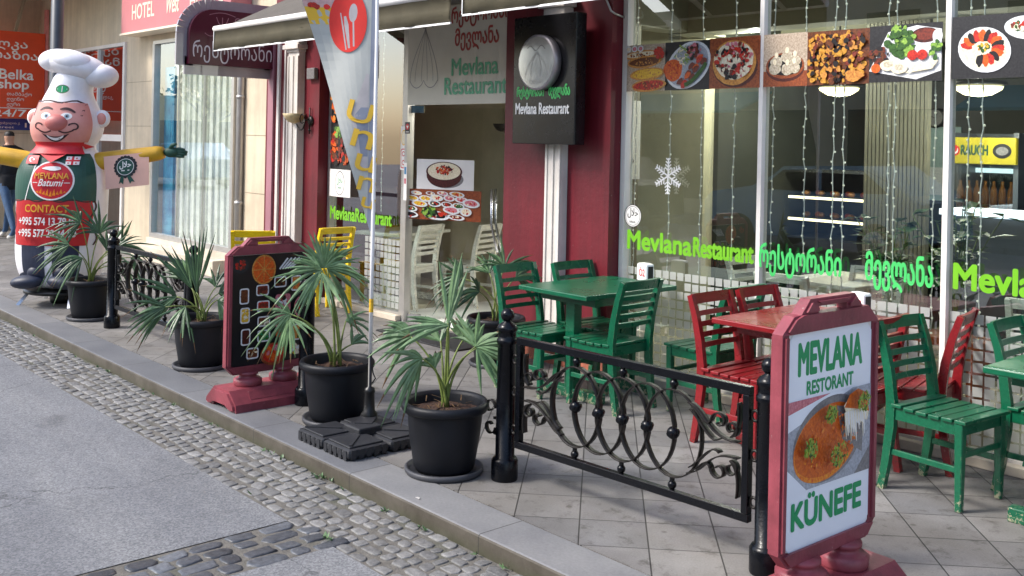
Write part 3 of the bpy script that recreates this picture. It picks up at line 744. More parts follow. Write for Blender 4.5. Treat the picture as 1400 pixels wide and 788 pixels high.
# hotel sign
t = thing('hotel_sign', 'faded pink signboard with cream lettering above the reflecting shop window', 'sign', (-13.2, 5.9, 3.19))
bm = NB(); bx(bm, (-14.92, 5.62, 3.19), (-11.45, 5.89, 4.30)); obj('panel', bm, 'hotel_pink', t, True)
bm = NB(); bx(bm, (-14.94, 5.60, 3.16), (-11.43, 5.89, 3.188)); obj('frame', bm, 'sign_cream', t, True)
a = Art((-14.92, 5.619, 3.19), Vector(XU) * .95, ZU)
a.text('HOTEL', .42, .17, .82, .21, 'sign_cream', .012); a.text('West', 1.68, .17, .42, .25, 'sign_cream', .012, .3); a.text('HOSTEL', 2.45, .17, .98, .21, 'sign_cream', .012)
a.text('სასტუმრო', .25, .46, 1.1, .26, 'sign_cream', .012); a.text('უესტ', 1.62, .46, .6, .26, 'sign_cream', .01, .3); a.text('ჰოსტელი', 2.45, .46, 1.0, .26, 'sign_cream', .012)
a.build('lettering', t)
# orange shop sign facing down the street
t = thing('shop_sign', 'orange shop sign with white lettering hanging behind the chef balloon', 'sign', (-19.05, 5.0, 1.97))
bm = NB(); bx(bm, (-19.14, 4.24, 1.97), (-19.05, 5.84, 3.47)); obj('panel', bm, 'orange_sign', t, True)
a = Art((-19.05, 4.24, 1.97), Vector(YV) * 1.07, Vector(ZU) * 1.12)
mat('sign_white', '#f6ece6', .4)
a.text('ბელკა', .42, 1.05, .80, .16, 'sign_white', .015); a.text('მაღაზია', .40, .87, .98, .17, 'sign_white', .015)
a.text('Belka', .80, .60, .52, .15, 'sign_white', .02); a.text('shop', .79, .41, .46, .18, 'sign_white', .02)
a.ring(.68, .53, .05, .07, .3, 'sign_white'); a.stroke([(.66, .45), (.72, .41), (.76, .44)], .015, 'sign_white')
a.text('კაფე', .50, .34, .22, .06, 'sign_white', .005); a.text('თამბაქო', .92, .33, .38, .07, 'sign_white', .005); a.text('ღვინო', .92, .25, .26, .07, 'sign_white', .005); a.text('ჟური', .92, .17, .2, .07, 'sign_white', .005)
a.rect(.02, .145, 1.46, .012, 'sign_white'); a.text('24/7', .72, -.0 + .02, .5, .11, 'sign_white', .02)
a.build('lettering', t)
bm = NB(); bar(bm, (-19.1, 5.35, 3.46), (-19.1, 5.5, 4.1), .05, .05); bar(bm, (-19.1, 4.5, 3.46), (-19.1, 4.5, 4.1), .05, .05); obj('hanger', bm, 'beige_dark', t, True)
bm = NB(); bx(bm, (-19.15, 5.845, 1.95), (-19.03, 5.89, 3.9)); obj('edge_strip', bm, mat('strip_pink', '#e08a86', .5), t, True)
t = thing('street_sign', 'small dark blue arrow sign on the pale wall at the far left', 'sign', (-19.58, 5.6, 1.75))
bm = NB(); prism(bm, [(5.0, 1.76), (5.78, 1.76), (5.78, 1.90), (5.68, 1.96), (5.0, 1.96)], (-19.595, 0, 0), YV, ZU, .02); obj('plate', bm, 'blue_sign', t, True)
a = Art((-19.573, 5.0, 1.76), YV, ZU); a.text('მელიქიშვილის ქ.', .1, .09, .5, .05, 'sign_white'); a.text('Street', .2, .03, .3, .04, 'sign_white'); a.text('1', .68, .05, .03, .08, 'sign_white', .01); a.build('lettering', t)
# lamp post
bm = NB(); lathe(bm, [(.16, 0), (.16, .08), (.11, .14), (.10, .9), (.075, 1.0), (.072, 6.0), (0, 6.0)], 20, 0, (-13.1, 4.15, 0)); tube(bm, [(-13.1, 4.15, 5.9), (-13.1, 3.6, 6.2), (-13.1, 2.6, 6.3)], .04, 8); box(bm, (-13.1, 2.4, 6.28), (.22, .5, .09), bev=.02)
tag(obj('lamp_post', bm, mat('post_grey', '#3c4046', .45, .2, .1, 6)), 'dark grey lamp post standing behind the chef balloon', 'lamp post')
# ================================================================ signs on the facade
# burgundy projecting sign, seen on its +x face
BU = -10.40
t = thing('projecting_sign', 'burgundy projecting sign with rounded top corner and white lettering beside the entrance awning', 'sign', (BU, 5.65, 2.52))
def rounded(y0, y1, z0, z1, r):
    return [(y0, z0), (y1, z0), (y1, z1)] + [(y0 + r - r * sin(k / 8 * pi / 2), z1 - r + r * cos(k / 8 * pi / 2)) for k in range(9)]
bm = NB(); prism(bm, rounded(4.64, 5.64, 2.50, 3.10, .28), (BU - .16, 0, 0), YV, ZU, .16); obj('panel', bm, 'burgundy', t, True)
bm = NB(); pl = rounded(4.62, 5.645, 2.485, 3.115, .29)
for a_, b_ in zip(pl, pl[1:] + pl[:1]): bar(bm, (BU - .08, *a_), (BU - .08, *b_), .19, .03, up=(1, 0, 0))
bm2 = bm; obj('frame', bm2, 'silver_trim', t, True)
a = Art((BU, 4.64, 2.50), YV, ZU, base=.001)
mat('sign_pale', '#d9cfd2', .4)
a.text('რესტორანი', .04, .02, .93, .24, 'sign_pale', -.002)
for k in range(3): a.stroke([(.30 + k * .07 + .10 * q / 6 * (1 - k), .52 - .16 * q / 6 - .02 * sin(q)) for q in range(7)], .008, 'mauve_paint')
a.stroke([(.22 + .3 * q / 8, .54 + .03 * sin(pi * q / 8)) for q in range(9)], .007, 'mauve_paint'); a.stroke([(.17 + .13 * q / 6, .34 - .03 * sin(pi * q / 6)) for q in range(7)], .007, 'mauve_paint')
a.ring(.55, .50, .035, .03, .3, 'mauve_paint')
a.build('lettering', t)
# black light-box sign with round mirror disc
t = thing('lightbox_sign', 'black box sign with round pale disc and green and white lettering on red pilaster', 'sign', (-5.76, 5.56, 1.73))
bm = NB(); bx(bm, (-6.12, 5.44, 1.73), (-5.42, 5.552, 2.73), bev=.006); obj('box', bm, 'black_satin', t, True)
bm = NB(); lathe(bm, [(0, 0), (.215, 0), (.215, .055), (.205, .062), (0, .062)], 48, 0, (-5.785, 5.437, 2.36), (0, -1, 0)); disc = obj('disc', bm, 'silver_trim', t, True)
mat('disc_face', '#c9ccd0', .08, .65, .05, 3)
a = Art((-5.785, 5.374, 2.36), XU, ZU); a.ell(0, 0, .198, .198, 'disc_face', n=48)
for k, (x0, x1) in enumerate(((-.03, -.12), (.0, -.05), (.03, .04), (.06, .13))): a.stroke([(.01 + (x1 - .01) * q / 8 + .03 * sin(q / 8 * pi) * (1 if k > 1 else -1), .08 - .2 * q / 8) for q in range(9)], .006, 'f_grey')
a.stroke([(-.10 + .2 * q / 10, .11 + .02 * sin(q)) for q in range(11)], .006, 'charcoal'); a.text('მევლანა', -.07, -.17, .14, .04, 'f_grey'); a.build('disc_print', disc)
a = Art((-6.12, 5.4395, 1.73), XU, ZU); a.text('რესტორანი', .05, .35, .31, .10, 'mint', .02); a.text('მევლანა', .415, .35, .23, .11, 'mint', .02); a.text('Mevlana Restaurant', .04, .235, .60, .085, 'white', .022); a.build('lettering', t)
# wall lamps
def sconce(x, v, z, m, label, s=1.):
    t = thing('wall_lamp', label, 'wall lamp', (x, v, z))
    bm = NB(); lathe(bm, [(0, 0), (.05 * s, 0), (.055 * s, .012), (.03 * s, .03), (0, .03)], 16, 0, (0, 0, 0), (0, -1, 0)); ball(bm, (0, -.02, -.10 * s), .014 * s); tube(bm, [(0, -.02, -.14 * s), (0, -.02, .14 * s)], .008 * s, 6); obj('backplate', bm, 'old_iron', t)
    pts = [(-.11 * s * (1 - cos(q / 8 * pi)) * .95, -.03 - .05 * s, -.10 * s * sin(q / 8 * pi * 1.25)) for q in range(9)]
    bm = NB(); tube(bm, [(0, -.02, .02)] + pts, .008 * s, 6); tube(bm, [(-.05 * s + .05 * s * cos(q / 8 * 2 * pi), -.05 - .03 * s, .02 + .05 * s * sin(q / 8 * 2 * pi)) for q in range(9)], .006 * s, 6); obj('arm', bm, 'old_iron', t)
    bm = NB(); lathe(bm, [(.02 * s, -.07 * s), (.07 * s, -.05 * s), (.11 * s, .0), (.125 * s, .035 * s), (.115 * s, .035 * s), (.06 * s, -.03 * s), (0, -.04 * s)], 24, 0, (-.2 * s, -.09, .04 * s)); obj('lamp_shade', bm, m, t)
sconce(-9.58, 5.648, 1.92, mat('shade_cream', '#cbb98f', .5, 0, .2, 12), 'wall lamp with cream bowl shade on the red pilaster left of the entrance')
sconce(-8.62, 7.745, 1.88, 'old_iron', 'black iron wall lamp on olive wall seen through the doorway', .85)
# glass lintel panel with the drawn dumpling
t = thing('entrance_panel', 'pale frosted panel with dumpling drawing and red and green lettering above the doorway', 'sign', (-7.27, G, 2.07))
mat('frosted', '#cfcabb', .5, 0, .05, 2)
bm = NB(); bx(bm, (-7.98, 5.745, 2.07), (-6.51, 5.757, 2.97)); obj('panel', bm, 'frosted', t, True)
a = Art((-7.98, 5.7445, 2.07), XU, ZU)
for k, xx in enumerate((.04, .12, .22, .31, .40, .47)):
    a.stroke([(.27 + (xx - .27) * (sin(q / 12 * pi / 2) ** 1.2), .72 - .50 * q / 12) for q in range(13)], .007 if k in (0, 5) else .005, 'f_grey')
a.stroke([(.04 + .43 * q / 16, .23 - .07 * abs(sin(q / 16 * pi * 2)) ** .7) for q in range(17)], .008, 'f_grey')
a.stroke([(.15 + .24 * q / 8, .735 + .02 * sin(q * 1.3)) for q in range(9)], .012, 'f_grey')
a.text('რესტორანი', .66, .69, .80, .19, 'faded_red', .014); a.text('მევლანა', .72, .48, .60, .20, 'faded_red', .014)
a.text('Mevlana', .68, .26, .64, .15, 'faded_green', .02); a.text('Restaurant', .58, .09, .86, .15, 'faded_green', .02)
a.build('lettering', t)

# ================================================================ posters
PG = G - .002
def poster(O, w, h, label, group=None, X=XU, Y=ZU, bg='f_table', th=.004):
    a = Art(O, X, Y); a.board(w, h, th, bg); a.w, a.h = w, h
    return a
def done(a, label, group=None, name='food_poster', parent=None):
    o = a.build(name, parent)
    if not parent: tag(o, label, 'poster', group)
    return o
FG = 'food posters in a row across the top of the shop window'
PZ, PH = 2.14, .345
PV = G - .034
# 1 flat breads
a = poster((-5.215, PV, PZ), .385, PH, '', bg='f_table')
for i, (m_, cx, cy, ry) in enumerate((('f_cream', .15, .27, .02), ('f_brown', .19, .215, .032), ('f_egg', .22, .125, .034), ('f_tomato', .24, .04, .034))):
    a.ell(cx, cy, .165, ry + .012, 'f_crust', .06, wob=.04); a.ell(cx, cy + .002, .145, ry, m_, .06, wob=.05)
    a.blobs(40, cx, cy, .13, ry * .8, .004, .009, ['f_brown', 'f_meat', 'f_crust'] if i in (0, 3) else [m_, 'f_crust'])
for x in (.04, .10, .16): a.ell(x, .315, .028, .024, 'f_plate'); a.ell(x, .315, .018, .015, 'f_pink' if x > .05 else 'f_cream')
a.blobs(10, .335, .275, .04, .05, .016, .026, ['f_tomato'])
done(a, 'poster of four boat shaped flat breads, first of the row at the left window edge', FG)
# 2 mixed plate
a = poster((-4.83, PV, PZ), .40, PH + .002, '', bg='f_slate')
a.ell(.21, .175, .21, .155, 'f_plate', .5); a.ell(.21, .175, .19, .135, 'f_steel', .5)
a.ell(.075, .145, .085, .08, 'f_orange', wob=.06); a.blobs(60, .075, .145, .07, .065, .005, .01, ['f_orange', 'f_tomato', 'f_flame'])
a.blobs(50, .17, .25, .07, .07, .008, .02, ['f_lime', 'f_cream', 'f_pistachio'], asp=(.2, .4)); a.blobs(40, .27, .27, .06, .05, .01, .02, ['f_meat', 'f_olive', 'f_pink'])
for k in range(12): a.ell(.15 + .017 * k + .02 * (k % 2), .06 + .018 * k - .03 * (k % 3), .032, .02, a.rng.choice(['f_orange', 'f_tomato', 'f_meat']), .6, wob=.15)
a.stroke([(.19 + .19 * q / 8, .035 + .15 * (q / 8) ** 1.6) for q in range(9)], .03, 'f_herb')
done(a, 'poster of an oval plate with orange rice, lettuce and grilled meat', FG)
# 3 pizza
a = poster((-4.43, PV, PZ + .002), .415, PH + .004, '', bg='f_wood')
a.ell(.215, .15, .185, .145, 'f_bowl'); a.ell(.205, .175, .18, .155, 'f_crust', wob=.02); a.ell(.205, .19, .162, .13, 'f_cream', wob=.04)
a.blobs(150, .205, .19, .155, .122, .010, .022, ['f_tomato', 'f_tomato', 'f_meat', 'f_olive', 'f_cream', 'f_pink'])
done(a, 'poster of a deep crust pizza on a wooden board', FG)
# 4 dumplings in a bowl
a = poster((-3.985, PV, PZ + .004), .33, PH, '', bg='f_pink'); a.rect(0, 0, .33, .12, 'f_wood'); a.rect(0, .1, .33, .245, 'f_table')
a.ell(.165, .115, .145, .085, 'f_bowl'); a.ell(.165, .135, .145, .085, 'f_wood'); a.ell(.165, .14, .13, .07, 'f_olive')
for x, y in ((.10, .16), (.18, .19), (.24, .165), (.09, .115), (.185, .11), (.235, .12)):
    a.ell(x, y, .045, .038, 'f_dough', wob=.08)
    for k in range(6): a.stroke([(x, y + .045), (x + (k - 2.5) * .016, y - .02)], [.003, .005], 'f_table')
    a.ell(x, y + .045, .014, .02, 'f_cream')
done(a, 'poster of pleated dumplings in a dark bowl', FG)
# 5 meat and potatoes
a = poster((-3.655, PV, PZ + .006), .43, PH - .005, '', bg='f_brown')
a.blobs(330, .215, .17, .24, .2, .010, .024, ['f_potato', 'f_meat', 'f_brown', 'f_crust', 'f_olive', 'f_potato'], inside=lambda x, y: .02 < x < .41 and .02 < y < .32)
a.ell(.34, .05, .06, .035, 'f_crust', wob=.2)
done(a, 'poster filled with fried potatoes and chopped meat', FG)
# 6 platter
a = poster((-3.225, PV, PZ + .01), .455, PH - .004, '', bg='f_slate')
a.poly([(.0, .07), (.30, .012), (.45, .06), (.45, .30), (.30, .33), (.12, .30)], 'f_plate'); a.ell(.35, .27, .085, .045, 'f_bowl'); a.ell(.35, .275, .07, .033, 'f_meat'); a.ell(.425, .26, .03, .04, 'f_plate')
a.blobs(110, .20, .24, .09, .09, .012, .026, ['f_herb', 'f_herb', 'f_lime'], inside=lambda x, y: y < .33); a.blobs(40, .07, .16, .06, .045, .01, .02, ['f_brown', 'f_meat', 'f_olive'])
for x in (.28, .34): a.ell(x, .155, .032, .03, 'f_tomato')
a.ell(.05, .085, .03, .028, 'f_orange'); a.blobs(14, .42, .18, .03, .05, .015, .022, ['f_lime', 'f_herb'])
for x, y in ((.13, .10), (.20, .08)): a.ell(x, y, .052, .032, 'f_cream'); a.ell(x, y + .005, .03, .018, 'f_dough')
a.poly([(.24, .05), (.40, .07), (.44, .12), (.30, .10)], 'f_cream')
done(a, 'poster of a square platter with herbs, tomatoes and rolls, left of the second window bar', FG)
# 7 oval plates
a = poster((-2.715, PV, PZ + .015), .62, PH + .01, '', bg='f_slate')
a.ell(.42, .27, .13, .065, 'f_plate', -.1); a.blobs(50, .42, .285, .09, .03, .01, .022, ['f_herb', 'f_meat', 'f_tomato', 'f_cream'])
a.ell(.185, .16, .15, .125, 'f_plate', -.35); a.ell(.185, .16, .13, .105, 'f_cream', -.35)
for k in range(15):
    q = 2.9 - k * .33; a.ell(.175 + .09 * cos(q), .17 + .07 * sin(q), .035, .02, ['f_tomato', 'f_orange', 'f_olive'][k % 3], q, wob=.15)
a.blobs(14, .18, .175, .03, .022, .008, .014, ['f_potato', 'f_herb', 'f_egg'])
done(a, 'poster of two oval plates on black table, right of the second window bar', FG)
# poster strip left of the entrance
a = poster((-9.38, PV, 1.42), .42, 1.25, '', bg='f_slate')
a.rect(.11, .55, .31, .50, 'f_crust'); a.blobs(90, .27, .75, .16, .2, .03, .06, ['f_cream', 'f_crust', 'f_pink', 'f_table'], inside=lambda x, y: .12 < x < .36)
a.blobs(150, .20, .22, .2, .2, .02, .045, ['f_meat', 'f_tomato', 'f_brown', 'f_olive', 'f_orange'], inside=lambda x, y: .05 < x < .37 and .05 < y)
a.blobs(40, .24, .40, .14, .07, .015, .035, ['f_herb', 'f_lime'], inside=lambda x, y: x < .38); a.blobs(40, .08, .8, .07, .3, .02, .04, ['f_orange', 'f_flame', 'f_olive'], inside=lambda x, y: .05 < x)
done(a, 'tall dark food poster with meat and vegetables beside the red pilaster')
def halal(a, cx, cy, r, txt, ring, face, shape=1.2):
    a.ell(cx, cy, r, r * shape, ring, n=40); a.ell(cx, cy, r * .93, r * shape * .94, face, n=40)
    a.text('\uFEDD\uFEFC\uFEA3', cx - r * .6, cy - r * .2, r * 1.2, r * .85, txt, .01); a.text('HALAL', cx - r * .36, cy - r * .62, r * .72, r * .2, txt, .005)
a = poster((-9.37, PV - .006, 1.13), .40, .285, '', bg='paper'); halal(a, .20, .142, .09, 'txt_green', 'charcoal', 'paper', 1.4)
done(a, 'white halal poster with green oval below the tall food poster', name='halal_poster')
# posters on the open glass door leaf
ca, sa = cos(DA), sin(DA)
def dl(x, z, e=-.012): return (-7.98 + x * ca - e * 0, 5.82 + x * sa - .011, z)
DX = (ca, sa, 0)
a = Art(dl(.06, 1.275), DX, ZU); a.board(.60, .285, .003, 'paper')
a.ell(.31, .10, .185, .085, 'f_grey'); a.ell(.29, .135, .185, .115, 'f_bowl'); a.ell(.29, .17, .19, .095, 'f_bowl', n=36); a.ell(.29, .175, .172, .082, 'f_cream', n=36)
a.blobs(60, .30, .185, .09, .045, .006, .016, ['f_tomato', 'f_meat', 'f_olive', 'f_orange'])
done(a, 'white poster of a brown bowl of creamy soup on the open glass door')
a = Art(dl(-.06, .985, 0), DX, ZU); a.board(.80, .288, .003, 'f_wood')
r = random.Random(4)
for x, y, rx, ry in ((.12, .25, .06, .02), (.27, .25, .05, .018), (.40, .255, .06, .02), (.55, .25, .08, .025), (.08, .20, .07, .028), (.22, .20, .07, .03), (.34, .21, .07, .03), (.47, .21, .06, .028), (.60, .20, .07, .028), (.70, .17, .09, .04),
                     (.16, .15, .085, .03), (.32, .155, .07, .03), (.45, .15, .06, .028), (.57, .14, .065, .03), (.07, .10, .07, .028), (.50, .10, .09, .035), (.65, .09, .06, .04), (.07, .045, .08, .03), (.34, .045, .14, .042), (.55, .035, .09, .027)):
    a.ell(x, y, rx, ry, 'f_plate', -.1); c_ = r.choice(['f_pink', 'f_cream', 'f_meat', 'f_egg', 'f_olive', 'f_crust', 'f_herb']); a.ell(x, y + .002, rx * .72, ry * .66, c_, -.1, wob=.1)
    a.blobs(7, x, y, rx * .5, ry * .5, .006, .014, [c_, 'f_cream', 'f_tomato'])
a.blobs(60, .27, .08, .075, .045, .012, .026, ['f_herb', 'f_herb', 'f_olive', 'f_lime']); a.blobs(14, .42, .06, .04, .02, .01, .02, ['f_orange', 'f_tomato'])
done(a, 'poster of a table crowded with small dishes on the open glass door')
# small stickers on the door post
t = Art((-8.10, PV - .002, 1.45), XU, ZU); t.board(.10, .42, .002, 'paper'); t.rrect(.05, .11, .085, .19, .02, 'txt_red'); t.rrect(.05, .11, .07, .17, .02, 'paper'); t.ell(.05, .155, .025, .025, 'txt_red'); t.ell(.05, .07, .025, .025, 'txt_red'); t.ell(.05, .155, .016, .016, 'paper'); t.ell(.05, .07, .016, .016, 'paper'); t.ell(.05, .31, .045, .075, 'f_egg'); t.ell(.05, .31, .038, .065, 'f_cream')
tag(t.build('door_sticker'), 'narrow sticker with red circles on glass left of the doorway', 'sticker')
t = Art((-8.025, 5.757, 1.80), XU, ZU); t.board(.08, .11, .002, 'black'); t.ell(.04, .065, .03, .03, 'txt_red'); t.poly([(.022, .075), (.058, .075), (.04, .045)], 'paper'); t.rect(.015, .012, .05, .008, 'paper')
tag(t.build('door_sticker'), 'small black sticker with red circle high on the door post', 'sticker')
t = Art((-8.03, 5.757, 1.16), XU, ZU); t.board(.05, .36, .002, 'paper'); t.rect(.008, .25, .034, .07, mat('sticker_blue', '#4a86b0', .4) and 'sticker_blue'); t.rect(.008, .16, .034, .05, 'f_pink')
tag(t.build('door_sticker'), 'thin white sticker strip with blue patch beside the open door', 'sticker')
# lettering on the glass
LV = G - .0335
def glyphs(parts, label, name='window_lettering'):
    a = Art((0, LV, 0), XU, ZU)
    for p in parts: a.text(*p)
    tag(a.build(name), label, 'lettering')
glyphs([('Mevlana', -5.155, .965, .60, .135, 'lime', .03), ('Restaurant', -4.535, .965, .50, .13, 'lime', .03)], 'lime green rounded latin lettering on the left pane behind the green table')
glyphs([('რესტორანი', -3.985, .90, .60, .21, 'mint', .0135), ('მევლანა', -3.22, .90, .42, .225, 'mint', .0135)], 'mint green Georgian lettering on the middle pane above the red table')
glyphs([('Mevlana', -2.675, .965, .62, .14, 'lime', .03), ('Restaurant', -2.04, .965, .50, .14, 'lime', .03)], 'lime green latin lettering at the right edge of the window')
glyphs([('MevlanaRestaurant', -9.35, .895, 1.12, .13, 'lime', .03)], 'lime green lettering on the pane left of the entrance')
a = Art((0, LV, 0), XU, ZU); halal(a, -5.11, 1.21, .085, 'charcoal', 'charcoal', 'paper', 1.); a.ring(-5.11, 1.21, .072, .072, .04, 'charcoal'); tag(a.build('halal_sticker'), 'round white halal sticker with black rim on the shop window', 'sticker')
a = Art((-4.78, LV, 1.52), XU, ZU)
for k in range(6):
    q = k * pi / 3 + pi / 2; c_, s_ = cos(q), sin(q)
    a.stroke([(0, 0), (.13 * c_, .13 * s_)], .012, 'white')
    for d in (.04, .065, .09, .115):
        for sg in (-1, 1):
            b = q + sg * .95; L = .045 - d * .18
            a.stroke([(d * c_, d * s_), (d * c_ + L * cos(b), d * s_ + L * sin(b))], .009, 'white')
tag(a.build('snowflake_ornament'), 'white lacy snowflake stuck on the shop window', 'ornament')
# light strings behind the glass
mat('bead', '#f4efdf', .3, 0, .04, 9, emit=.25)
rr = random.Random(8)
def string(x, z0, z1, label, k):
    t = thing('light_string', label, 'light string', (x, G + .06, z0), group='light strings hanging behind the glass')
    z = z1; pts = []
    while z > z0:
        pts.append((x + rr.uniform(-.006, .006) + (.02 * (z1 - z) if k % 3 == 2 else 0) * .3, G + .06 + rr.uniform(-.006, .006), z)); z -= .07
    bm = NB(); tube(bm, pts, .0038, 5); obj('wire', bm, 'paper', t, True)
    bm = NB()
    for p in pts[1:]:
        ball(bm, (p[0] + rr.uniform(-.006, .006), p[1], p[2] + rr.uniform(-.02, .02)), .0075, 0, 6, 4)
    obj('bulbs', bm, 'bead', t, True)
xs = [-5.18, -4.85, -4.57, -4.28, -3.965, -3.73, -3.51, -3.44, -3.15, -3.10, -2.85, -2.66, -2.575, -2.2, -1.9]
nm = ['first from the red pilaster', 'just left of the snowflake', 'just right of the snowflake', 'left of the first window bar', 'touching the first window bar on its right', 'above the first Georgian word', 'left one of the close pair beside the slat screen', 'right one of the close pair beside the slat screen', 'left one of the pair in front of the slat screen', 'right one of the pair in front of the slat screen',
      'left of the second window bar', 'left one of the two in front of the fridge', 'right one of the two in front of the fridge', 'beyond the fridge', 'beyond the fridge, last of the row']
zl = [.70, .72, .82, .70, .9, .95, .78, .72, .9, .80, .66, .72, .66, .7, .7]
for k, x in enumerate(xs): string(x, zl[k], 3.0, 'string of tiny white lights, ' + nm[k], k)
for k, (x, l) in enumerate(((-8.55, 'middle of the narrow pane left of the entrance'), (-8.78, 'left part of the narrow pane left of the entrance'), (-8.20, 'right edge of the narrow pane left of the entrance'))): string(x, .95, 2.9, 'string of tiny white lights, ' + l, k)

# ================================================================ inside the restaurant
mat('shirt_green', '#1e4d40', .5, 0, .12, 5); mat('fridge_yellow', '#a8982a', .4, 0, .08, 6, emit=.3); mat('lamp_glow', '#f5e6b0', .4, 0, .02, 3, emit=2.2); mat('strip_glow', '#ffe9bb', .4, 0, .02, 3, emit=2.2); mat('strip_cool', '#e4f1ff', .4, 0, .02, 3, emit=1.5); mat('fridge_grey', '#5d6268', .4, 0, .08, 6)
t = thing('drinks_fridge', 'upright drinks fridge with glowing yellow header inside the restaurant', 'fridge', (-3.76, 8.75, .012))
bm = NB(); bx(bm, (-4.06, 8.55, .012), (-4.02, 9.1, 1.9)); bx(bm, (-3.50, 8.55, .012), (-3.46, 9.1, 1.9)); bx(bm, (-4.02, 9.05, .012), (-3.50, 9.1, 1.9)); bx(bm, (-4.02, 8.55, .012), (-3.50, 9.05, .25)); obj('body', bm, 'fridge_grey', t, True)
bm = NB(); bx(bm, (-4.06, 8.50, 1.64), (-3.46, 8.549, 1.86), bev=.01); hd = obj('header', bm, 'fridge_yellow', t, True)
a = Art((-4.06, 8.4995, 1.64), XU, ZU); a.ell(.10, .11, .045, .045, 'txt_red'); a.ell(.10, .11, .03, .03, 'paper'); a.ell(.105, .12, .016, .022, 'txt_red'); a.text('RAUCH', .155, .075, .22, .08, 'shirt_green', .03); a.ell(.49, .11, .075, .06, 'charcoal'); a.ell(.49, .11, .05, .035, 'f_grey'); a.build('lettering', hd)
bm = NB()
for z in (.27, .60, .93, 1.25): bx(bm, (-4.02, 8.58, z), (-3.50, 9.04, z + .015))
obj('shelf', bm, 'steel', t, True)
bm = NB(); bx(bm, (-4.02, 9.035, 1.56), (-3.50, 9.045, 1.60)); obj('light_tube', bm, 'strip_cool', t, True)
bm = NB(); bx(bm, (-4.02, 8.555, .26), (-3.50, 8.56, 1.63)); obj('glass_door', bm, 'shop_glass', t, True)
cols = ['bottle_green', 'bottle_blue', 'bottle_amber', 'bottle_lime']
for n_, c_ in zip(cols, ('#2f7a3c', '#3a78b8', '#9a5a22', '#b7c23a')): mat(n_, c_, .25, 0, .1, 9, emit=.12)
protos = {}
place_nm = ['bottom', 'second', 'third', 'top']
for si, (z, ms) in enumerate(((.285, cols[3:]), (.615, cols[1:2]), (.945, cols[0:1]), (1.265, cols[2:3]))):
    for k in range(7):
        key = ms[0]
        lab = {'bottle_green': 'green', 'bottle_blue': 'blue', 'bottle_amber': 'amber', 'bottle_lime': 'lime yellow'}[key] + ' drink bottle on the ' + place_nm[si] + ' shelf of the fridge'
        if key not in protos:
            bm = NB(); lathe(bm, [(0, 0), (.029, 0), (.03, .12), (.026, .16), (.012, .20), (.012, .235), (0, .235)], 10); o = obj('bottle', bm, key, loc=(-3.97 + k * .07, 8.64, z)); protos[key] = tag(o, lab, 'bottle', 'bottles on the ' + place_nm[si] + ' shelf of the fridge')
        else:
            o = protos[key].copy(); COL.objects.link(o); o.location = (-3.97 + k * .07, 8.64, z)
# display counter with lit shelves
t = thing('display_counter', 'long dark glass display counter with lit shelf edges inside the restaurant', 'counter', (-6.0 + .9, 9.2, .012))
bm = NB(); bx(bm, (-5.9, 9.0, .012), (-4.9, 9.6, .85)); bx(bm, (-5.9, 9.55, .85), (-4.9, 9.6, 1.5)); obj('body', bm, 'charcoal', t, True)
for z in (1.02, 1.24):
    bm = NB(); bx(bm, (-5.9, 9.03, z), (-4.92, 9.54, z + .012)); s_ = obj('shelf', bm, 'fridge_grey', t, True)
    bm = NB(); bx(bm, (-5.9, 9.015, z - .006), (-4.92, 9.029, z + .018)); obj('light_strip', bm, 'strip_glow', s_, True)
    bm = NB()
    for k in range(11): ball(bm, (-5.83 + k * .083, 9.25 + .08 * (k % 2), z + .045), .036, k % 2, 8, 6, (1, 1, .8))
    obj('pastry', bm, ('f_crust', 'f_orange'), s_, True)
bm = NB(); bx(bm, (-5.9, 9.0, 1.5), (-4.9, 9.6, 1.53)); obj('top', bm, 'steel', t, True)
t = thing('service_counter', 'low service counter with bright white edge light in front of the drinks fridge', 'counter', (-3.4, 8.0, .012))
bm = NB(); bx(bm, (-3.75, 7.9, .012), (-2.6, 8.3, 1.24)); obj('body', bm, 'fridge_grey', t, True)
bm = NB(); bx(bm, (-3.78, 7.87, 1.245), (-2.57, 8.33, 1.29)); obj('top', bm, 'strip_cool', t, True)
# hanging lamps
for k, (x, y, z, l) in enumerate(((-5.05, 8.5, 2.29, 'below the potato poster'), (-3.55, 8.0, 2.24, 'below the last poster on the right'), (-5.35, 7.6, 2.93, 'near the ceiling at the top edge'))):
    t = thing('ceiling_lamp', 'glowing pale yellow dome lamp inside, ' + l, 'lamp', (x, y, z), group='dome lamps inside the restaurant')
    bm = NB(); lathe(bm, [(0, -.07), (.10, -.055), (.17, -.015), (.18, .01), (0, .02)], 24); obj('dome', bm, 'lamp_glow', t)
    bm = NB(); lathe(bm, [(0, .021), (.20, .021), (.21, .035), (.20, .05), (0, .05)], 24); tube(bm, [(0, 0, .04), (0, 0, 3.02 - z if 3.02 - z > .08 else .08)], .008, 6); obj('fitting', bm, 'black', t)
    ld = bpy.data.lights.new('lamp_light', 'POINT'); ld.energy = 20 if k < 2 else 60; ld.color = (1, .95, .85); ld.shadow_soft_size = .012; lo = bpy.data.objects.new('lamp_light', ld); COL.objects.link(lo); lo.parent = t; lo.location = (0, 0, -.2)
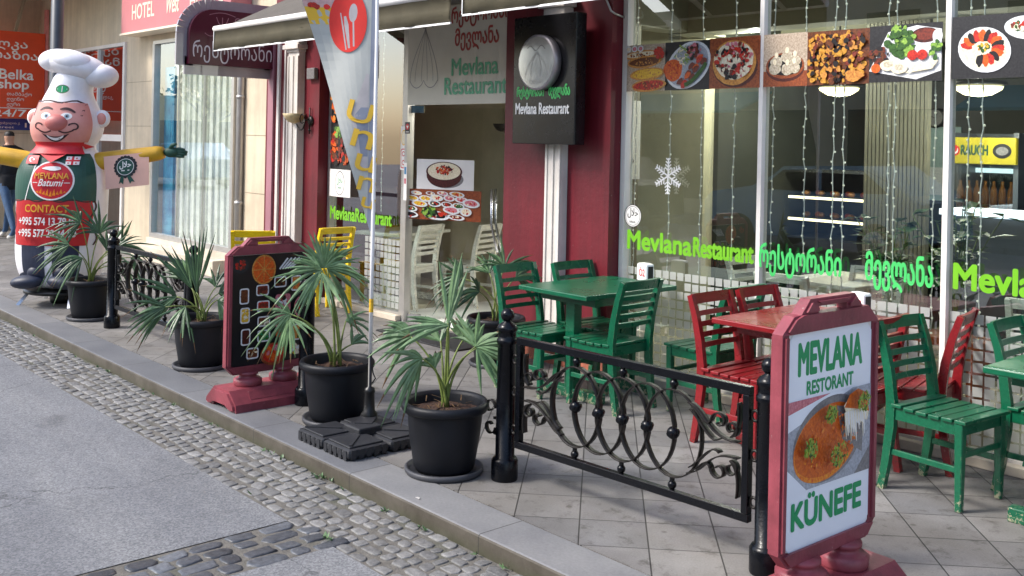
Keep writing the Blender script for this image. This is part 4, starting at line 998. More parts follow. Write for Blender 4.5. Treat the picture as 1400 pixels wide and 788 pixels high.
# framed picture on the partition
a = Art((-5.779, 6.15, 1.45), (0, 1, 0), ZU); a.board(.42, .66, .0, 'paper') if False else None
a.board(.42, .66, .02, 'paper'); a.ell(.2, .48, .10, .07, 'f_grey', wob=.1); a.rect(.12, .30, .08, .07, 'f_grey'); a.ell(.2, .15, .13, .09, 'charcoal', wob=.1); a.O  # framed print
o = a.build('wall_picture'); o.location.x += .022; tag(o, 'tall white picture with three grey drawings on the olive partition inside', 'picture')
a = Art((-5.62, 10.872, 1.20), XU, ZU); a.board(.62, .80, .02, mat('panel_blue', '#9fb7b4', .5) and 'panel_blue'); a.rect(.06, .06, .5, .3, 'f_plate'); a.rect(.1, .1, .18, .2, 'f_grey')
tag(a.build('notice_board'), 'pale bluish notice panel on the dark back wall inside the restaurant', 'notice board')
t = thing('wall_clock', 'small dark round clock above the pale panel on the back wall inside', 'clock', (-5.28, 10.84, 2.10)); bm = NB(); lathe(bm, [(0, 0), (.11, 0), (.115, .02), (.10, .03), (0, .03)], 24, 0, (0, .03, 0), (0, -1, 0)); obj('case', bm, 'charcoal', t)
a = Art((0, -.002, 0), XU, ZU); a.ell(0, 0, .09, .09, 'f_grey'); a.stroke([(0, 0), (.03, .05)], .01, 'black'); a.stroke([(0, 0), (-.06, .02)], .008, 'black'); a.build('dial', t, False)
a = Art((-6.9 + 1.0, 10.872, 1.9), XU, ZU); a.board(.0 + .9, .55, .02, 'f_wood') if False else a.board(.25, .35, .02, 'f_meat'); a.ell(.12, .18, .09, .1, 'f_orange', wob=.2); tag(a.build('wall_picture'), 'small reddish picture on the dark back wall inside', 'picture')
# house plants on a low bench behind the glass
t = thing('bench', 'low dark bench behind the glass carrying house plants', 'bench', (-3.3, 6.55, .012))
bm = NB(); bx(bm, (-3.62, 6.4, .50), (-2.80, 6.7, .55)); obj('top', bm, 'f_wood', t, True)
for x in (-3.55, -2.87):
    bm = NB(); bx(bm, (x - .02, 6.42, .012), (x + .02, 6.68, .50)); obj('leg', bm, 'f_wood', t, True)
def houseplant(x, y, z, h, n, label, seed):
    r = random.Random(seed); t = thing('house_plant', label, 'plant', (x, y, z))
    bm = NB(); lathe(bm, [(0, 0), (.07, 0), (.095, .15), (.10, .16), (.085, .16), (.08, .13), (0, .13)], 16); obj('pot', bm, 'paper', t)
    bm = NB(); b2 = NB()
    for k in range(n):
        a_ = r.random() * 6.28; L = h * r.uniform(.5, 1); sp = r.uniform(.05, .45) * h
        pts = [(sp * (q / 5) ** 1.5 * cos(a_), sp * (q / 5) ** 1.5 * sin(a_), .13 + L * q / 5) for q in range(6)]
        tube(b2, pts, .004, 5)
        for p in pts[2:]:
            for j in range(3):
                b = r.random() * 6.28; l = r.uniform(.08, .16); d = Vector((cos(b), sin(b), r.uniform(-.3, .5))); s_ = d.cross(Vector((0, 0, 1))).normalized() * l * .3; p0 = Vector(p)
                vs = [b_ for b_ in (p0, p0 + d * l * .5 + s_ + Vector((0, 0, .01)), p0 + d * l, p0 + d * l * .5 - s_ + Vector((0, 0, .01)))]
                f = bm.faces.new([bm.verts.new(v) for v in vs])
    obj('stem', b2, 'stem', t); obj('foliage', bm, 'leaf', t)
houseplant(-3.42, 6.45, .55, .60, 11, 'leafy house plant behind the glass below the slat screen, left of the other', 2)
houseplant(-2.98, 6.45, .55, .75, 11, 'taller leafy house plant behind the glass near the second window bar', 5)
# ================================================================ tables and chairs
def make_chair(name, paintm, label, loc, rz, group):
    """local +y is the front; 0.42 wide, 0.43 deep, 0.86 tall"""
    t = thing(name, label, 'chair', loc, rz, group)
    W, D, SH = .405, .40, .445
    bm = NB()
    for k in range(6):
        y0 = -D / 2 + .012 + k * (D + .015) / 6; dz = -.012 * sin(pi * (k + .5) / 6) + (.0 if k < 5 else -.004)
        box(bm, (0, y0 + .03, SH + dz), (W + .01, .058, .018), bev=.004)
    obj('seat', bm, paintm, t)
    bm = NB()
    box(bm, (0, D / 2 - .02, SH - .045), (W - .05, .02, .06)); box(bm, (0, -D / 2 + .02, SH - .045), (W - .05, .02, .06))
    for s in (-1, 1): box(bm, (s * (W / 2 - .02), 0, SH - .045), (.02, D - .05, .06))
    obj('seat_frame', bm, paintm, t)
    for s in (-1, 1):
        bm = NB(); bar(bm, (s * (W / 2 - .022), D / 2 - .022, 0), (s * (W / 2 - .022), D / 2 - .022, SH - .016), .032, .032, w1=.044, h1=.044, bev=.004); obj('leg', bm, paintm, t)
    ys = [(0, -D / 2 - .045), (.15, -D / 2 - .018), (.33, -D / 2 + .004), (.46, -D / 2 + .006), (.60, -D / 2 - .012), (.74, -D / 2 - .045), (.86, -D / 2 - .085)]
    for s in (-1, 1):
        bm = NB(); polybar(bm, [(s * (W / 2 - .018), y, z) for z, y in ys], [.034] * 7, [.036, .042, .048, .05, .046, .040, .034], (1, 0, 0), bev=.004); obj('rear_leg', bm, paintm, t)
    bm = NB()
    def yb(z):
        for (a, b), (c, d) in zip(ys, ys[1:]):
            if a <= z <= c: return b + (d - b) * (z - a) / (c - a)
    for z, h in ((.835, .062), (.752, .030), (.692, .030), (.632, .030), (.572, .030)):
        n = 7; pts = [((q / (n - 1) - .5) * (W - .05), yb(min(z, .86)) - .012 * (1 - (2 * q / (n - 1) - 1) ** 2), z) for q in range(n)]
        polybar(bm, pts, [h] * n, [.017] * n, (0, -.22, 1), bev=.003)
    obj('backrest', bm, paintm, t)
    for s in (-1, 1):
        bm = NB(); bar(bm, (s * (W / 2 - .02), -D / 2 - .012, .20), (s * (W / 2 - .02), D / 2 - .03, .20), .018, .03, bev=.003); obj('stretcher', bm, paintm, t)
    bm = NB(); bar(bm, (-(W / 2 - .03), D / 2 - .022, .27), ((W / 2 - .03), D / 2 - .022, .27), .016, .028, bev=.003); obj('stretcher', bm, paintm, t)
    return t
PU = -pi / 2      # facing +x
NU = pi / 2       # facing -x
gg, rg = 'green wooden chairs on the pavement', 'red wooden chairs on the pavement'
gc = make_chair('wooden_chair', green, 'green wooden chair nearest the camera with a bare scuffed foot, right of the cake board', (-2.40, 5.13, 0), PU - .10, gg)
dup(gc, (-5.24, 4.97, 0), PU + .03, 'green wooden chair at the near left side of the green table, beside the iron post', gg)
dup(gc, (-5.12, 5.42, 0), PU - .02, 'green wooden chair at the far left side of the green table, against white column', gg)
dup(gc, (-4.68, 5.06, 0), NU + .02, 'green wooden chair with its back to the camera, right side of the green table', gg)
dup(gc, (-4.13, 5.44, 0), NU - .04, 'green wooden chair in shade between the green table and the red chairs', gg)
dup(gc, (-2.02, 5.58, 0), PU, 'green wooden chair cut by the right picture edge, behind the corner of a green table', gg)
rc = make_chair('wooden_chair', red, 'red wooden chair at the near left side of the red table, behind the iron railing', (-3.53, 5.02, 0), PU, rg)
dup(rc, (-3.51, 5.46, 0), PU - .02, 'red wooden chair at the far left side of the red table, partly behind another', rg)
dup(rc, (-2.98, 5.10, 0), NU, 'red wooden chair mostly hidden behind the pink cake board', rg)
dup(rc, (-2.80, 5.56, 0), NU + .22, 'red wooden chair turned away at the window, behind the nearest green chair', rg)
yc = make_chair('wooden_chair', yellow, 'yellow wooden chair behind the tall palm, left of the flag pole', (-8.93, 5.42, 0), NU, 'yellow wooden chairs by the left pilaster')
dup(yc, (-8.93, 4.70, 0), .956, 'yellow wooden chair peeping over the top left of the black menu board', 'yellow wooden chairs by the left pilaster')
wc = make_chair('wooden_chair', white_p, 'cream wooden chair inside the doorway, left of the two by the open door', (-8.55, 6.22, .02), NU + .28, 'cream chairs inside')
wg = 'cream chairs inside'
dup(wc, (-8.33, 6.82, .02), NU + .28, 'cream wooden chair inside the doorway, right of the two behind the door handle', wg)
for p, r_, l in (((-4.05, 6.35, .012), .1, 'cream chair inside the window behind the left lime lettering'), ((-3.80, 6.75, .012), pi + .1, 'cream chair inside behind the green chair in shade'), ((-4.55, 6.75, .012), PU, 'cream chair inside behind the snowflake pane'),
                 ((-2.45, 6.6, .012), .15, 'cream chair inside under the rightmost lime lettering'), ((-2.55, 7.3, .012), pi, 'cream chair inside in front of the service counter'), ((-1.85, 6.7, .012), NU, 'cream chair inside at the right picture edge')):
    dup(wc, p, r_, l, wg)
def make_table(name, m, label, loc, sx, sy, rz=0., h=.75):
    t = thing(name, label, 'table', loc, rz)
    bm = NB(); box(bm, (0, 0, h - .016), (sx, sy, .034), bev=.007); obj('tabletop', bm, m, t)
    bm = NB()
    for s in (-1, 1): box(bm, (0, s * (sy / 2 - .17), h - .065), (sx - .14, .03, .062))
    for s in (-1, 1): box(bm, (s * (sx / 2 - .09), 0, h - .065), (.03, sy - .375, .062))
    obj('apron', bm, m, t)
    for s in (-1, 1):
        bm = NB(); box(bm, (0, s * (sy / 2 - .22), .395), (.085, .075, .65), bev=.005); obj('leg', bm, m, t)
        bm = NB(); box(bm, (0, s * (sy / 2 - .22), .035), (sx - .10, .07, .07), bev=.006); obj('foot', bm, m, t)
    bm = NB(); box(bm, (0, 0, .30), (.03, sy - .52, .07), bev=.004); obj('stretcher', bm, m, t)
    return t
make_table('wooden_table', green, 'green wooden table with white napkin holder beside the red pilaster', (-4.96, 5.25, 0), .66, .92)
make_table('wooden_table', red, 'red wooden table with white napkin holder in front of the window', (-3.33, 5.29, 0), .66, .92)
make_table('wooden_table', green, 'green wooden table cut by the right picture edge', (-1.76, 5.27, 0), .66, .92)
make_table('wooden_table', white_p, 'cream table inside the restaurant behind the doorway chairs', (-8.98, 6.45, .02), .6, .9, .28)
make_table('wooden_table', white_p, 'cream table inside behind the left pane', (-4.1, 7.05, .012), .62, .8)
make_table('wooden_table', white_p, 'cream table inside behind the right lettering', (-2.2, 7.0, .012), .62, .7)
def holder(x, y, txt, label):
    t = thing('napkin_holder', label, 'napkin holder', (x, y, .752), -pi * .06)
    bm = NB(); box(bm, (0, 0, .07), (.115, .075, .14), bev=.014); obj('body', bm, 'white', t)
    bm = NB(); box(bm, (0, 0, .01), (.122, .082, .02), bev=.004); obj('base', bm, 'charcoal', t)
    bm = NB(); box(bm, (.0585, 0, .072), (.004, .045, .10)); obj('slot', bm, 'charcoal', t)
    a = Art((-.055, -.0382, .02), XU, ZU); a.text(txt, .03, .03, .065, .062, 'txt_red', .01); a.build('lettering', t, False)
holder(-4.85, 5.62, 'Ö2', 'white napkin holder with red number two on the green table')
holder(-3.17, 5.62, 'Ö3', 'white napkin holder with red number three on the red table')

# ================================================================ iron posts and railings
def post(x, y, label, proto=[None]):
    if proto[0]: return dup(proto[0], (x, y, 0), 0, label)
    t = thing('bollard_post', label, 'post', (x, y, 0), group='black iron posts along the kerb')
    bm = NB(); lathe(bm, [(.068, 0), (.070, .01), (.070, .10), (.060, .115), (.050, .12), (.048, .70), (.054, .705), (.054, .725), (.048, .73), (.047, .765), (.053, .77), (.053, .785), (.045, .80), (.022, .815), (.018, .825), (.018, .835), (.010, .838)], 24); obj('shaft', bm, 'black_iron', t)
    bm = NB(); ball(bm, (0, 0, .848), .036, 0, 18, 12); obj('finial', bm, 'black_iron', t)
    proto[0] = t; return t
post(-2.425, 3.60, 'black iron post behind the pink cake board')
post(-3.965, 3.52, 'black iron post at the left end of the ornate railing, beside the nearest palm')
post(-5.885, 3.47, 'black iron post behind the pot of the tall palm, right of the menu board')
post(-7.62, 3.47, 'black iron post hidden among the leaves behind the third palm')
post(-9.235, 3.45, 'black iron post farthest away, beside the palm at the chef balloon')
def spiral(cx, cz, r0, r1, a0, turns, n=26):
    return [(cx + (r0 + (r1 - r0) * q / n) * cos(a0 + turns * 2 * pi * q / n), cz + (r0 + (r1 - r0) * q / n) * sin(a0 + turns * 2 * pi * q / n)) for q in range(n + 1)]
def bez(p, n=14):
    out = []
    for q in range(n + 1):
        s = q / n; a, b, c, d = p
        out.append(tuple((1 - s) ** 3 * a[i] + 3 * (1 - s) ** 2 * s * b[i] + 3 * (1 - s) * s * s * c[i] + s ** 3 * d[i] for i in (0, 1)))
    return out
def railing(p0, p1, z0, z1, label):
    p0, p1 = Vector((*p0, 0)), Vector((*p1, 0)); L = (p1 - p0).length; X = (p1 - p0) / L
    t = thing('railing', label, 'railing', (*((p0 + p1) / 2).to_2d(), 0)); O = p0
    def W(x, z, e=0): return O + X * x + Vector((0, 0, z)) + Vector((-X.y, X.x, 0)) * e
    bm = NB()
    for z in (z0, z1): bar(bm, W(-.018, z), W(L + .018, z), .032, .036, bev=.002)
    for x in (0, L): bar(bm, W(x, z0 + .018), W(x, z1 - .018), .032, .036, up=(0, 1, 0), bev=.002)
    obj('frame', bm, 'black_iron', t, True)
    zc = (z0 + z1) / 2 + .005; cs = [L * (.285 + .108 * k) for k in range(5)]; rx = L * .115; rz_ = (z1 - z0) * .365
    A = lambda bm, pts, wd=.036: ribbon(bm, pts, wd, .005, O, X, Vector((0, 0, 1)))
    for i, c in enumerate(cs):
        bm = NB(); A(bm, [(c + rx * cos(q / 32 * 2 * pi), zc + rz_ * sin(q / 32 * 2 * pi)) for q in range(33)], .038 - .002 * i)
        obj('oval_ring', bm, 'old_iron', t, True)
    for sgn, xe, xi in ((1, .03, cs[0] - rx * .55), (-1, L - .03, cs[-1] + rx * .55)):
        for up in (1, -1):
            bm = NB(); A(bm, bez([(xi, zc + up * rz_ * .80), (xi - sgn * .09, zc + up * .14), (xi - sgn * .10, zc + up * .02), (xe + sgn * .01, zc + up * .035)]))
            A(bm, bez([(xi - sgn * .01, zc + up * rz_ * .66), (xi - sgn * .07, zc + up * .09), (xi - sgn * .12, zc - up * .01), (xe + sgn * .10, zc + up * .03)]))
            c = (xe + sgn * .105, zc + up * .105)
            A(bm, bez([(xi - sgn * .02, zc + up * rz_ * .72), (xi - sgn * .06, zc + up * .13), (xe + sgn * .17, zc + up * .05), (xe + sgn * .145, zc + up * .105)]))
            A(bm, spiral(*c, .04, .014, 0 if sgn > 0 else pi, up * sgn * .9, 20))
            c = (xe + sgn * .045, zc + up * .085); A(bm, spiral(*c, .036, .014, -up * pi / 2, -up * sgn * 1.0, 20)); A(bm, bez([(xe + sgn * .012, zc + up * .20), (xe + sgn * .005, zc + up * .15), (xe + sgn * .004, zc + up * .08), (xe + sgn * .045, zc + up * .05)]))
            obj('scroll', bm, 'old_iron', t, True)
    for c in cs:
        bm = NB(); ball(bm, W(c, zc), .029, 0, 14, 10); tube(bm, [W(c, zc, -.034), W(c, zc, .034)], .013, 8)
        obj('knot', bm, 'black_iron', t, True)
    for c in cs[::2]:
        for sg, ze in ((1, z1 - .018), (-1, z0 + .018)):
            bm = NB(); bar(bm, W(c, zc + sg * rz_), W(c, ze), .016, .016, up=(0, 1, 0)); ball(bm, W(c, ze - sg * .022), .02, 0, 12, 8)
            obj('spindle', bm, 'black_iron', t, True)
    for x, sg in ((0, -1), (L, 1)):
        for z in (z0 + .07, (z0 + z1) / 2, z1 - .10):
            bm = NB(); tube(bm, [W(x + sg * (.036 + .018 * cos(q / 10 * 2 * pi)), z + .022 * sin(q / 10 * 2 * pi)) for q in range(11)], .007, 6)
            obj('clamp', bm, 'old_iron', t, True)
railing((-3.865, 3.525), (-2.525, 3.595), .20, .73, 'ornate black iron railing of overlapping ovals in front of the red chairs')
railing((-9.13, 3.45), (-7.72, 3.465), .20, .73, 'ornate black iron railing far left between two palms')
bm = NB()
for up in (1, -1): ribbon(bm, spiral(-4.085, .30 + up * .05, .045, .015, 0, up * .9, 18), .024, .005, (0, 3.52, 0), XU, ZU)
for z in (.22, .30, .38): box(bm, (-4.03, 3.52, z), (.045, .016, .012))
tag(obj('iron_scroll', bm, 'old_iron'), 'small broken iron scroll on the left side of the post beside the nearest palm', 'scroll')
# ================================================================ potted palms
CR = Vector((.6644, .7474, 0)); CF = Vector((-.7474, .6644, 0)); CU = Vector((0, 0, 1))
def palm(x, y, label, fronds, seed, s=1., leafm='leaf', dead=3):
    """fronds: (hub offset right, up, depth in m; direction right, up, depth; leaf length; half spread in degrees; leaflets; droop)"""
    r = random.Random(seed)
    t = thing('potted_palm', label, 'potted palm', (x, y, 0), group='palms in dark plastic pots')
    bm = NB(); lathe(bm, [(0, 0), (.20, 0), (.208, .012), (.208, .03), (.196, .034), (.188, .016), (0, .016)], 40); obj('saucer', bm, 'saucer_plastic', t)
    bm = NB(); lathe(bm, [(0, .018), (.150, .018), (.162, .04), (.188, .20), (.200, .325), (.200, .33)], 40); lathe(bm, [(.200, .33), (.222, .328), (.232, .343), (.232, .362), (.222, .378), (.206, .376), (.198, .358), (.192, .30)], 40)
    pot = obj('pot', bm, 'pot_plastic', t)
    bm = NB(); n = 26; rg = []
    for k in range(6): rg.append([bm.verts.new((.198 * k / 5 * cos(2 * pi * q / n), .198 * k / 5 * sin(2 * pi * q / n), .338 + r.uniform(-.008, .012) - .004 * k)) for q in range(n if k else 1)])
    for a_, b_ in zip(rg, rg[1:]):
        for q in range(n):
            v = list(dict.fromkeys([a_[q % len(a_)], a_[(q + 1) % len(a_)], b_[(q + 1) % n], b_[q]]));
            if len(v) > 2: bm.faces.new(v)
    obj('soil', bm, 'soil', t)
    bm = NB()
    for k in range(22):
        a_ = r.random() * 6.28; d = r.uniform(.02, .16); p = Vector((d * cos(a_), d * sin(a_), .348)); q = p + Vector((r.uniform(-.05, .05), r.uniform(-.05, .05), r.uniform(0, .02))); bar(bm, p, q, .006, .0015)
    obj('dry_litter', bm, 'dry_leaf', t)['kind'] = 'stuff'
    for (hx, hu, hd, dx, du, dd, L, sp, nl, dr) in fronds:
        bm = NB()
        hub = CR * hx + CU * (hu + .34) + CF * hd
        d = (CR * dx + CU * du + CF * dd).normalized()
        b0 = Vector((r.uniform(-.03, .03), r.uniform(-.03, .03), .335)); c1 = b0 + Vector((0, 0, 1)) * (hub - b0).length * .5 + (hub - b0) * .1
        pts = []
        for q in range(9):
            u = q / 8; pts.append(b0 * (1 - u) ** 2 + c1 * 2 * u * (1 - u) + hub * u * u)
        tube(bm, pts, [.0085 - .0045 * q / 8 for q in range(9)], 6, 1)
        # leaflet fan
        side = d.cross(CF * 1.0 + CR * r.uniform(-.35, .35) + CU * r.uniform(-.3, .3)).normalized(); nrm = side.cross(d).normalized()
        nl = int(nl * 1.35)
        for k in range(nl):
            if r.random() < .22: continue
            th = radians(sp) * (2 * (k + .5) / nl - 1) + r.uniform(-.05, .05)
            ld = (d * cos(th) + side * sin(th)).normalized(); lL = L * (.72 + .28 * cos(th * .8)) * r.uniform(.62, .95)
            ls = ld.cross(nrm).normalized(); w0 = .0108 * s * r.uniform(.75, 1.3); bend = r.uniform(.3, 1.7) * dr; row = []
            for q in range(7):
                u = q / 6; ww = w0 * (.35 + 1.9 * u if u < .35 else 1.015) * (1 if u < .5 else max(.03, (1 - u) / .5) ** .75)
                p = hub + ld * lL * u - CU * bend * lL * u * u + nrm * r.uniform(-.003, .003) + nrm * (.02 * u)
                row.append((bm.verts.new(p + ls * ww + nrm * ww * .45), bm.verts.new(p), bm.verts.new(p - ls * ww + nrm * ww * .45)))
            mi_ = 0 if r.random() < .8 else 2
            dry = r.random() < .35
            for qi, (a_, b_) in enumerate(zip(row, row[1:])):
                for j in (0, 1): f = bm.faces.new((a_[j], a_[j + 1], b_[j + 1], b_[j])); f.material_index = 3 if dry and qi > 4 else mi_
        obj('frond', bm, (leafm, 'stem', 'leaf_pale' if leafm == 'leaf' else 'leaf', 'dry_leaf'), t)
    return t
m1 = .00386
def F(px, py, ox, oy, k, dd, dx, du, ddd, L, sp, nl, dr): return ((px - ox) * k, -(py - oy) * k, dd, dx, du, ddd, L, sp, nl, dr)
o = (610, 555, .00386)
palm(-4.255, 3.35, 'palm in the nearest pot, beside the post at the left end of the railing', [
    F(613, 442, *o, -.05, -.95, .32, -.2, .37, 34, 7, .25), F(612, 440, *o, -.02, .05, 1, .1, .42, 18, 4, .05),
    F(650, 469, *o, -.06, .45, .8, -.3, .30, 95, 12, .25), F(652, 470, *o, -.08, .55, -.9, -.3, .33, 38, 5, .3),
    F(560, 463, *o, .05, -.95, .15, -.1, .26, 60, 9, .35), F(579, 484, *o, -.10, -.7, -.35, -.5, .30, 75, 10, .5), F(600, 470, *o, .1, -.3, .9, .3, .22, 60, 8, .3),
    F(632, 466, *o, .08, .1, .9, .2, .2, 50, 7, .3), F(595, 500, *o, -.05, -.2, .6, -.2, .18, 40, 5, .6)], 3, s=1.35)
o = (461, 499, .00452)
palm(-5.43, 3.42, 'tall palm with a big star of leaves in front of the black menu board', [
    F(440, 366, *o, 0, .1, 1, -.2, .36, 92, 18, .2), F(438, 368, *o, -.03, -.9, .1, -.4, .36, 75, 14, .45), F(444, 368, *o, .02, .9, .15, -.2, .38, 70, 13, .45), F(440, 372, *o, -.05, -.1, -.9, -.5, .30, 60, 9, .2),
    F(398, 428, *o, -.05, -.9, -.1, -.3, .31, 80, 12, .55), F(400, 432, *o, -.1, .3, -.8, -.4, .24, 60, 8, .4), F(470, 440, *o, .05, .7, .2, .2, .26, 50, 8, .6), F(480, 470, *o, .0, .5, .8, 0, .2, 40, 6, .4)], 5)
o = (272, 440, .0055)
palm(-7.30, 3.40, 'palm with upright spear leaves left of the black menu board', [
    F(264, 400, *o, 0, -.02, 1, 0, .56, 20, 9, .03), F(256, 395, *o, .02, -.45, .9, 0, .48, 22, 7, .1), F(240, 405, *o, -.05, -.95, .1, -.3, .46, 55, 12, .3), F(228, 418, *o, -.1, -.9, -.3, -.3, .38, 55, 11, .3),
    F(292, 402, *o, .05, .8, .4, .2, .30, 70, 11, .55), F(296, 408, *o, -.05, .9, -.2, -.4, .26, 60, 10, .5), F(285, 395, *o, .1, .3, .9, .3, .30, 60, 10, .4), F(246, 385, *o, .1, -.6, .7, .2, .36, 45, 9, .3), F(258, 415, *o, -.15, -.2, -.5, -.8, .28, 60, 9, .5)], 8, leafm='leaf_dark')
o = (124, 387, .00687)
palm(-9.79, 3.45, 'palm with wide drooping leaves at the feet of the chef balloon', [
    F(165, 335, *o, 0, .8, .5, 0, .42, 65, 13, .35), F(112, 305, *o, -.05, -.85, .3, -.2, .42, 70, 13, .45), F(155, 345, *o, -.1, .9, .1, -.3, .48, 60, 13, .5), F(100, 335, *o, -.1, -.95, 0, -.2, .44, 55, 12, .35),
    F(140, 345, *o, .1, .1, .95, .2, .40, 60, 11, .3), F(178, 352, *o, .0, .85, -.3, -.2, .38, 60, 12, .5), F(118, 352, *o, -.1, -.6, -.2, -.5, .36, 60, 11, .5), F(135, 320, *o, .0, -.2, .9, -.1, .42, 70, 13, .45), F(150, 365, *o, .1, .6, .2, .2, .3, 50, 9, .5)], 13, leafm='leaf_dark')
o = (690, 440, .0060)
palm(-6.05, 5.25, 'palm in the shade between the doorway and the green chairs', [
    F(645, 385, *o, 0, -.8, .2, 0, .34, 75, 13, .4), F(700, 372, *o, .1, .1, .95, .1, .36, 75, 14, .35), F(668, 400, *o, -.1, -.6, .3, -.3, .30, 70, 11, .5), F(715, 385, *o, .1, .8, .3, .2, .32, 60, 11, .5), F(680, 380, *o, .1, -.3, .9, .2, .30, 60, 10, .4)], 21, leafm='leaf_dark')

# ================================================================ swing boards on pink plastic feet
def swing_board(x, y, rz, label):
    """local x = width, faces -y"""
    t = thing('pavement_board', label, 'pavement board', (x, y, 0), rz)
    bm = NB(); w_, z0, z1 = .30, .20, 1.03; c = .055
    poly = [(-w_ + c, z0), (w_ - c, z0), (w_, z0 + c), (w_, z1 - c), (w_ - c * 1.2, z1), (.19, z1 + .005), (.14, z1 + .05), (-.14, z1 + .05), (-.19, z1 + .005), (-w_ + c * 1.2, z1), (-w_, z1 - c), (-w_, z0 + c)]
    # frame ring with a real handle hole: outer, front panel recess and hole are bridged as separate solid bars
    T_ = .062
    outer = poly
    def solid(pts): prism(bm, pts, (0, T_ / 2, 0), (1, 0, 0), (0, 0, 1), T_, 0, bev=.010)
    solid([(-w_, z0 + c), (-w_ + c, z0), (w_ - c, z0), (w_, z0 + c), (w_ - .038, z0 + c + .004), (w_ - .058, z0 + .042), (-w_ + .058, z0 + .042), (-w_ + .038, z0 + c + .004)])
    for s in (-1, 1): solid([(s * w_, z0 + c - .002), (s * (w_ - .038), z0 + c), (s * (w_ - .038), z1 - .055), (s * w_, z1 - c)][::s])
    solid([(-w_, z1 - c), (-w_ + .038, z1 - .056), (w_ - .038, z1 - .056), (w_, z1 - c), (w_ - c * 1.2, z1), (.19, z1 + .002), (-.19, z1 + .002), (-w_ + c * 1.2, z1)])
    for s in (-1, 1): solid([(s * .195, z1), (s * .088, z1), (s * .088, z1 + .026), (s * .14, z1 + .052)][::-s])
    solid([(-.142, z1 + .052), (-.088, z1 + .024), (.088, z1 + .024), (.142, z1 + .052)][::-1])
    obj('frame', bm, 'pink_plastic', t)
    bm = NB(); box(bm, (0, 0, (z0 + z1) / 2), (.53, .030, .75)); obj('panel', bm, 'paper', t)
    for s in (-1, 1):
        bm = NB(); lathe(bm, [(0, -.03), (.085, -.03), (.092, -.015), (.092, .012), (.08, .022), (.06, .026), (.055, .04), (.066, .046), (.066, .06), (0, .06)], 24, 0, (s * .13, 0, .150)); obj('spring', bm, 'pink_plastic', t)
    bm = NB(); W2 = .33
    prism(bm, [(-.20, 0), (-.11, 0), (-.085, .05), (.085, .05), (.11, 0), (.20, 0), (.19, .05), (.10, .125), (-.10, .125), (-.19, .05)], (-W2, 0, 0), (0, 1, 0), (0, 0, 1), 2 * W2, 0, bev=.016)
    box(bm, (0, -.152, .088), (.40, .004, .055), 0, rot=Matrix.Rotation(radians(-40), 3, 'X'))
    obj('base', bm, 'pink_plastic', t)
    return t
def board_art(): return Art((-.262, -.0158, .245), (1, 0, 0), (0, 0, 1))
# cake board
t = swing_board(-2.10, 3.49, pi / 2 - .03, 'tall pink framed pavement board with cheese dessert picture, in front at the right')
t.scale = (1.06, 1.06, 1.10)
mat('board_white', '#eff1f6', .35, 0, .02, 3)
a = board_art(); H_ = .725; Wd = .524
a.poly([(0, .03), (.03, 0), (Wd - .03, 0), (Wd, .03), (Wd, H_ - .03), (Wd - .03, H_), (.03, H_), (0, H_ - .03)], 'board_white')
a.text('MEVLANA', .065, .585, .395, .105, 'txt_green', .034); a.text('RESTORANT', .115, .515, .29, .045, 'txt_green', .03)
a.text('KÜNEFE', .04, .075, .43, .105, 'txt_green', .030)
a.P = lambda x, y, off=None: Art.P(a, x, (y - .356) * 1.17 + .350, off)
a.rect(0, .225, Wd, .262, 'f_steel'); a.poly([(0, .487), (0, .45), (.26, .487)], 'f_pink'); a.poly([(0, .45), (0, .40), (.40, .487), (.26, .487)], 'board_white')
a.poly([(0, .225), (.0, .30), (.12, .225)], 'board_white'); a.poly([(Wd, .225), (Wd, .30), (.42, .225)], 'f_grey')
a.ell(.255, .355, .222, .122, 'f_grey', .12, n=48); a.ell(.243, .345, .205, .108, 'f_kunefe', .14, n=48, wob=.008); a.ell(.243, .345, .204, .107, 'f_flame', .14, n=48, wob=.012); a.ell(.243, .352, .198, .10, 'f_kunefe', .14, n=40, wob=.02)
a.poly([(.30, .445), (.34, .34), (.47, .285), (.48, .42)], 'f_grey')
a.blobs(240, .23, .345, .18, .09, .002, .006, ['f_kunefe', 'f_orange', 'f_flame', 'f_kunefe'])
a.poly([(.315, .445), (.33, .455), (.40, .487), (.47, .455), (.478, .405), (.47, .385), (.40, .40), (.335, .415)], 'f_cream'); a.poly([(.318, .44), (.35, .475), (.405, .487), (.46, .47), (.482, .41), (.44, .42), (.38, .43)], 'f_kunefe')
for k in range(26):
    x = .325 + .005 * k + a.rng.uniform(-.002, .002); a.stroke([(x, .425), (x + .004, .39), (x + .010, .345 + a.rng.uniform(-.025, .035) + .0008 * k)], [.012, .008, .003], 'paper' if k % 3 else 'f_cream')
for x, y, q in ((.11, .345, .042), (.215, .435, .036), (.26, .315, .05), (.405, .455, .038)): a.blobs(90, x, y, q, q * .72, .004, .011, ['f_pistachio', 'f_pistachio', 'f_lime', 'f_herb'], asp=(.25, .5), inside=lambda x, y: y < .486)
a.build('print', t, False)
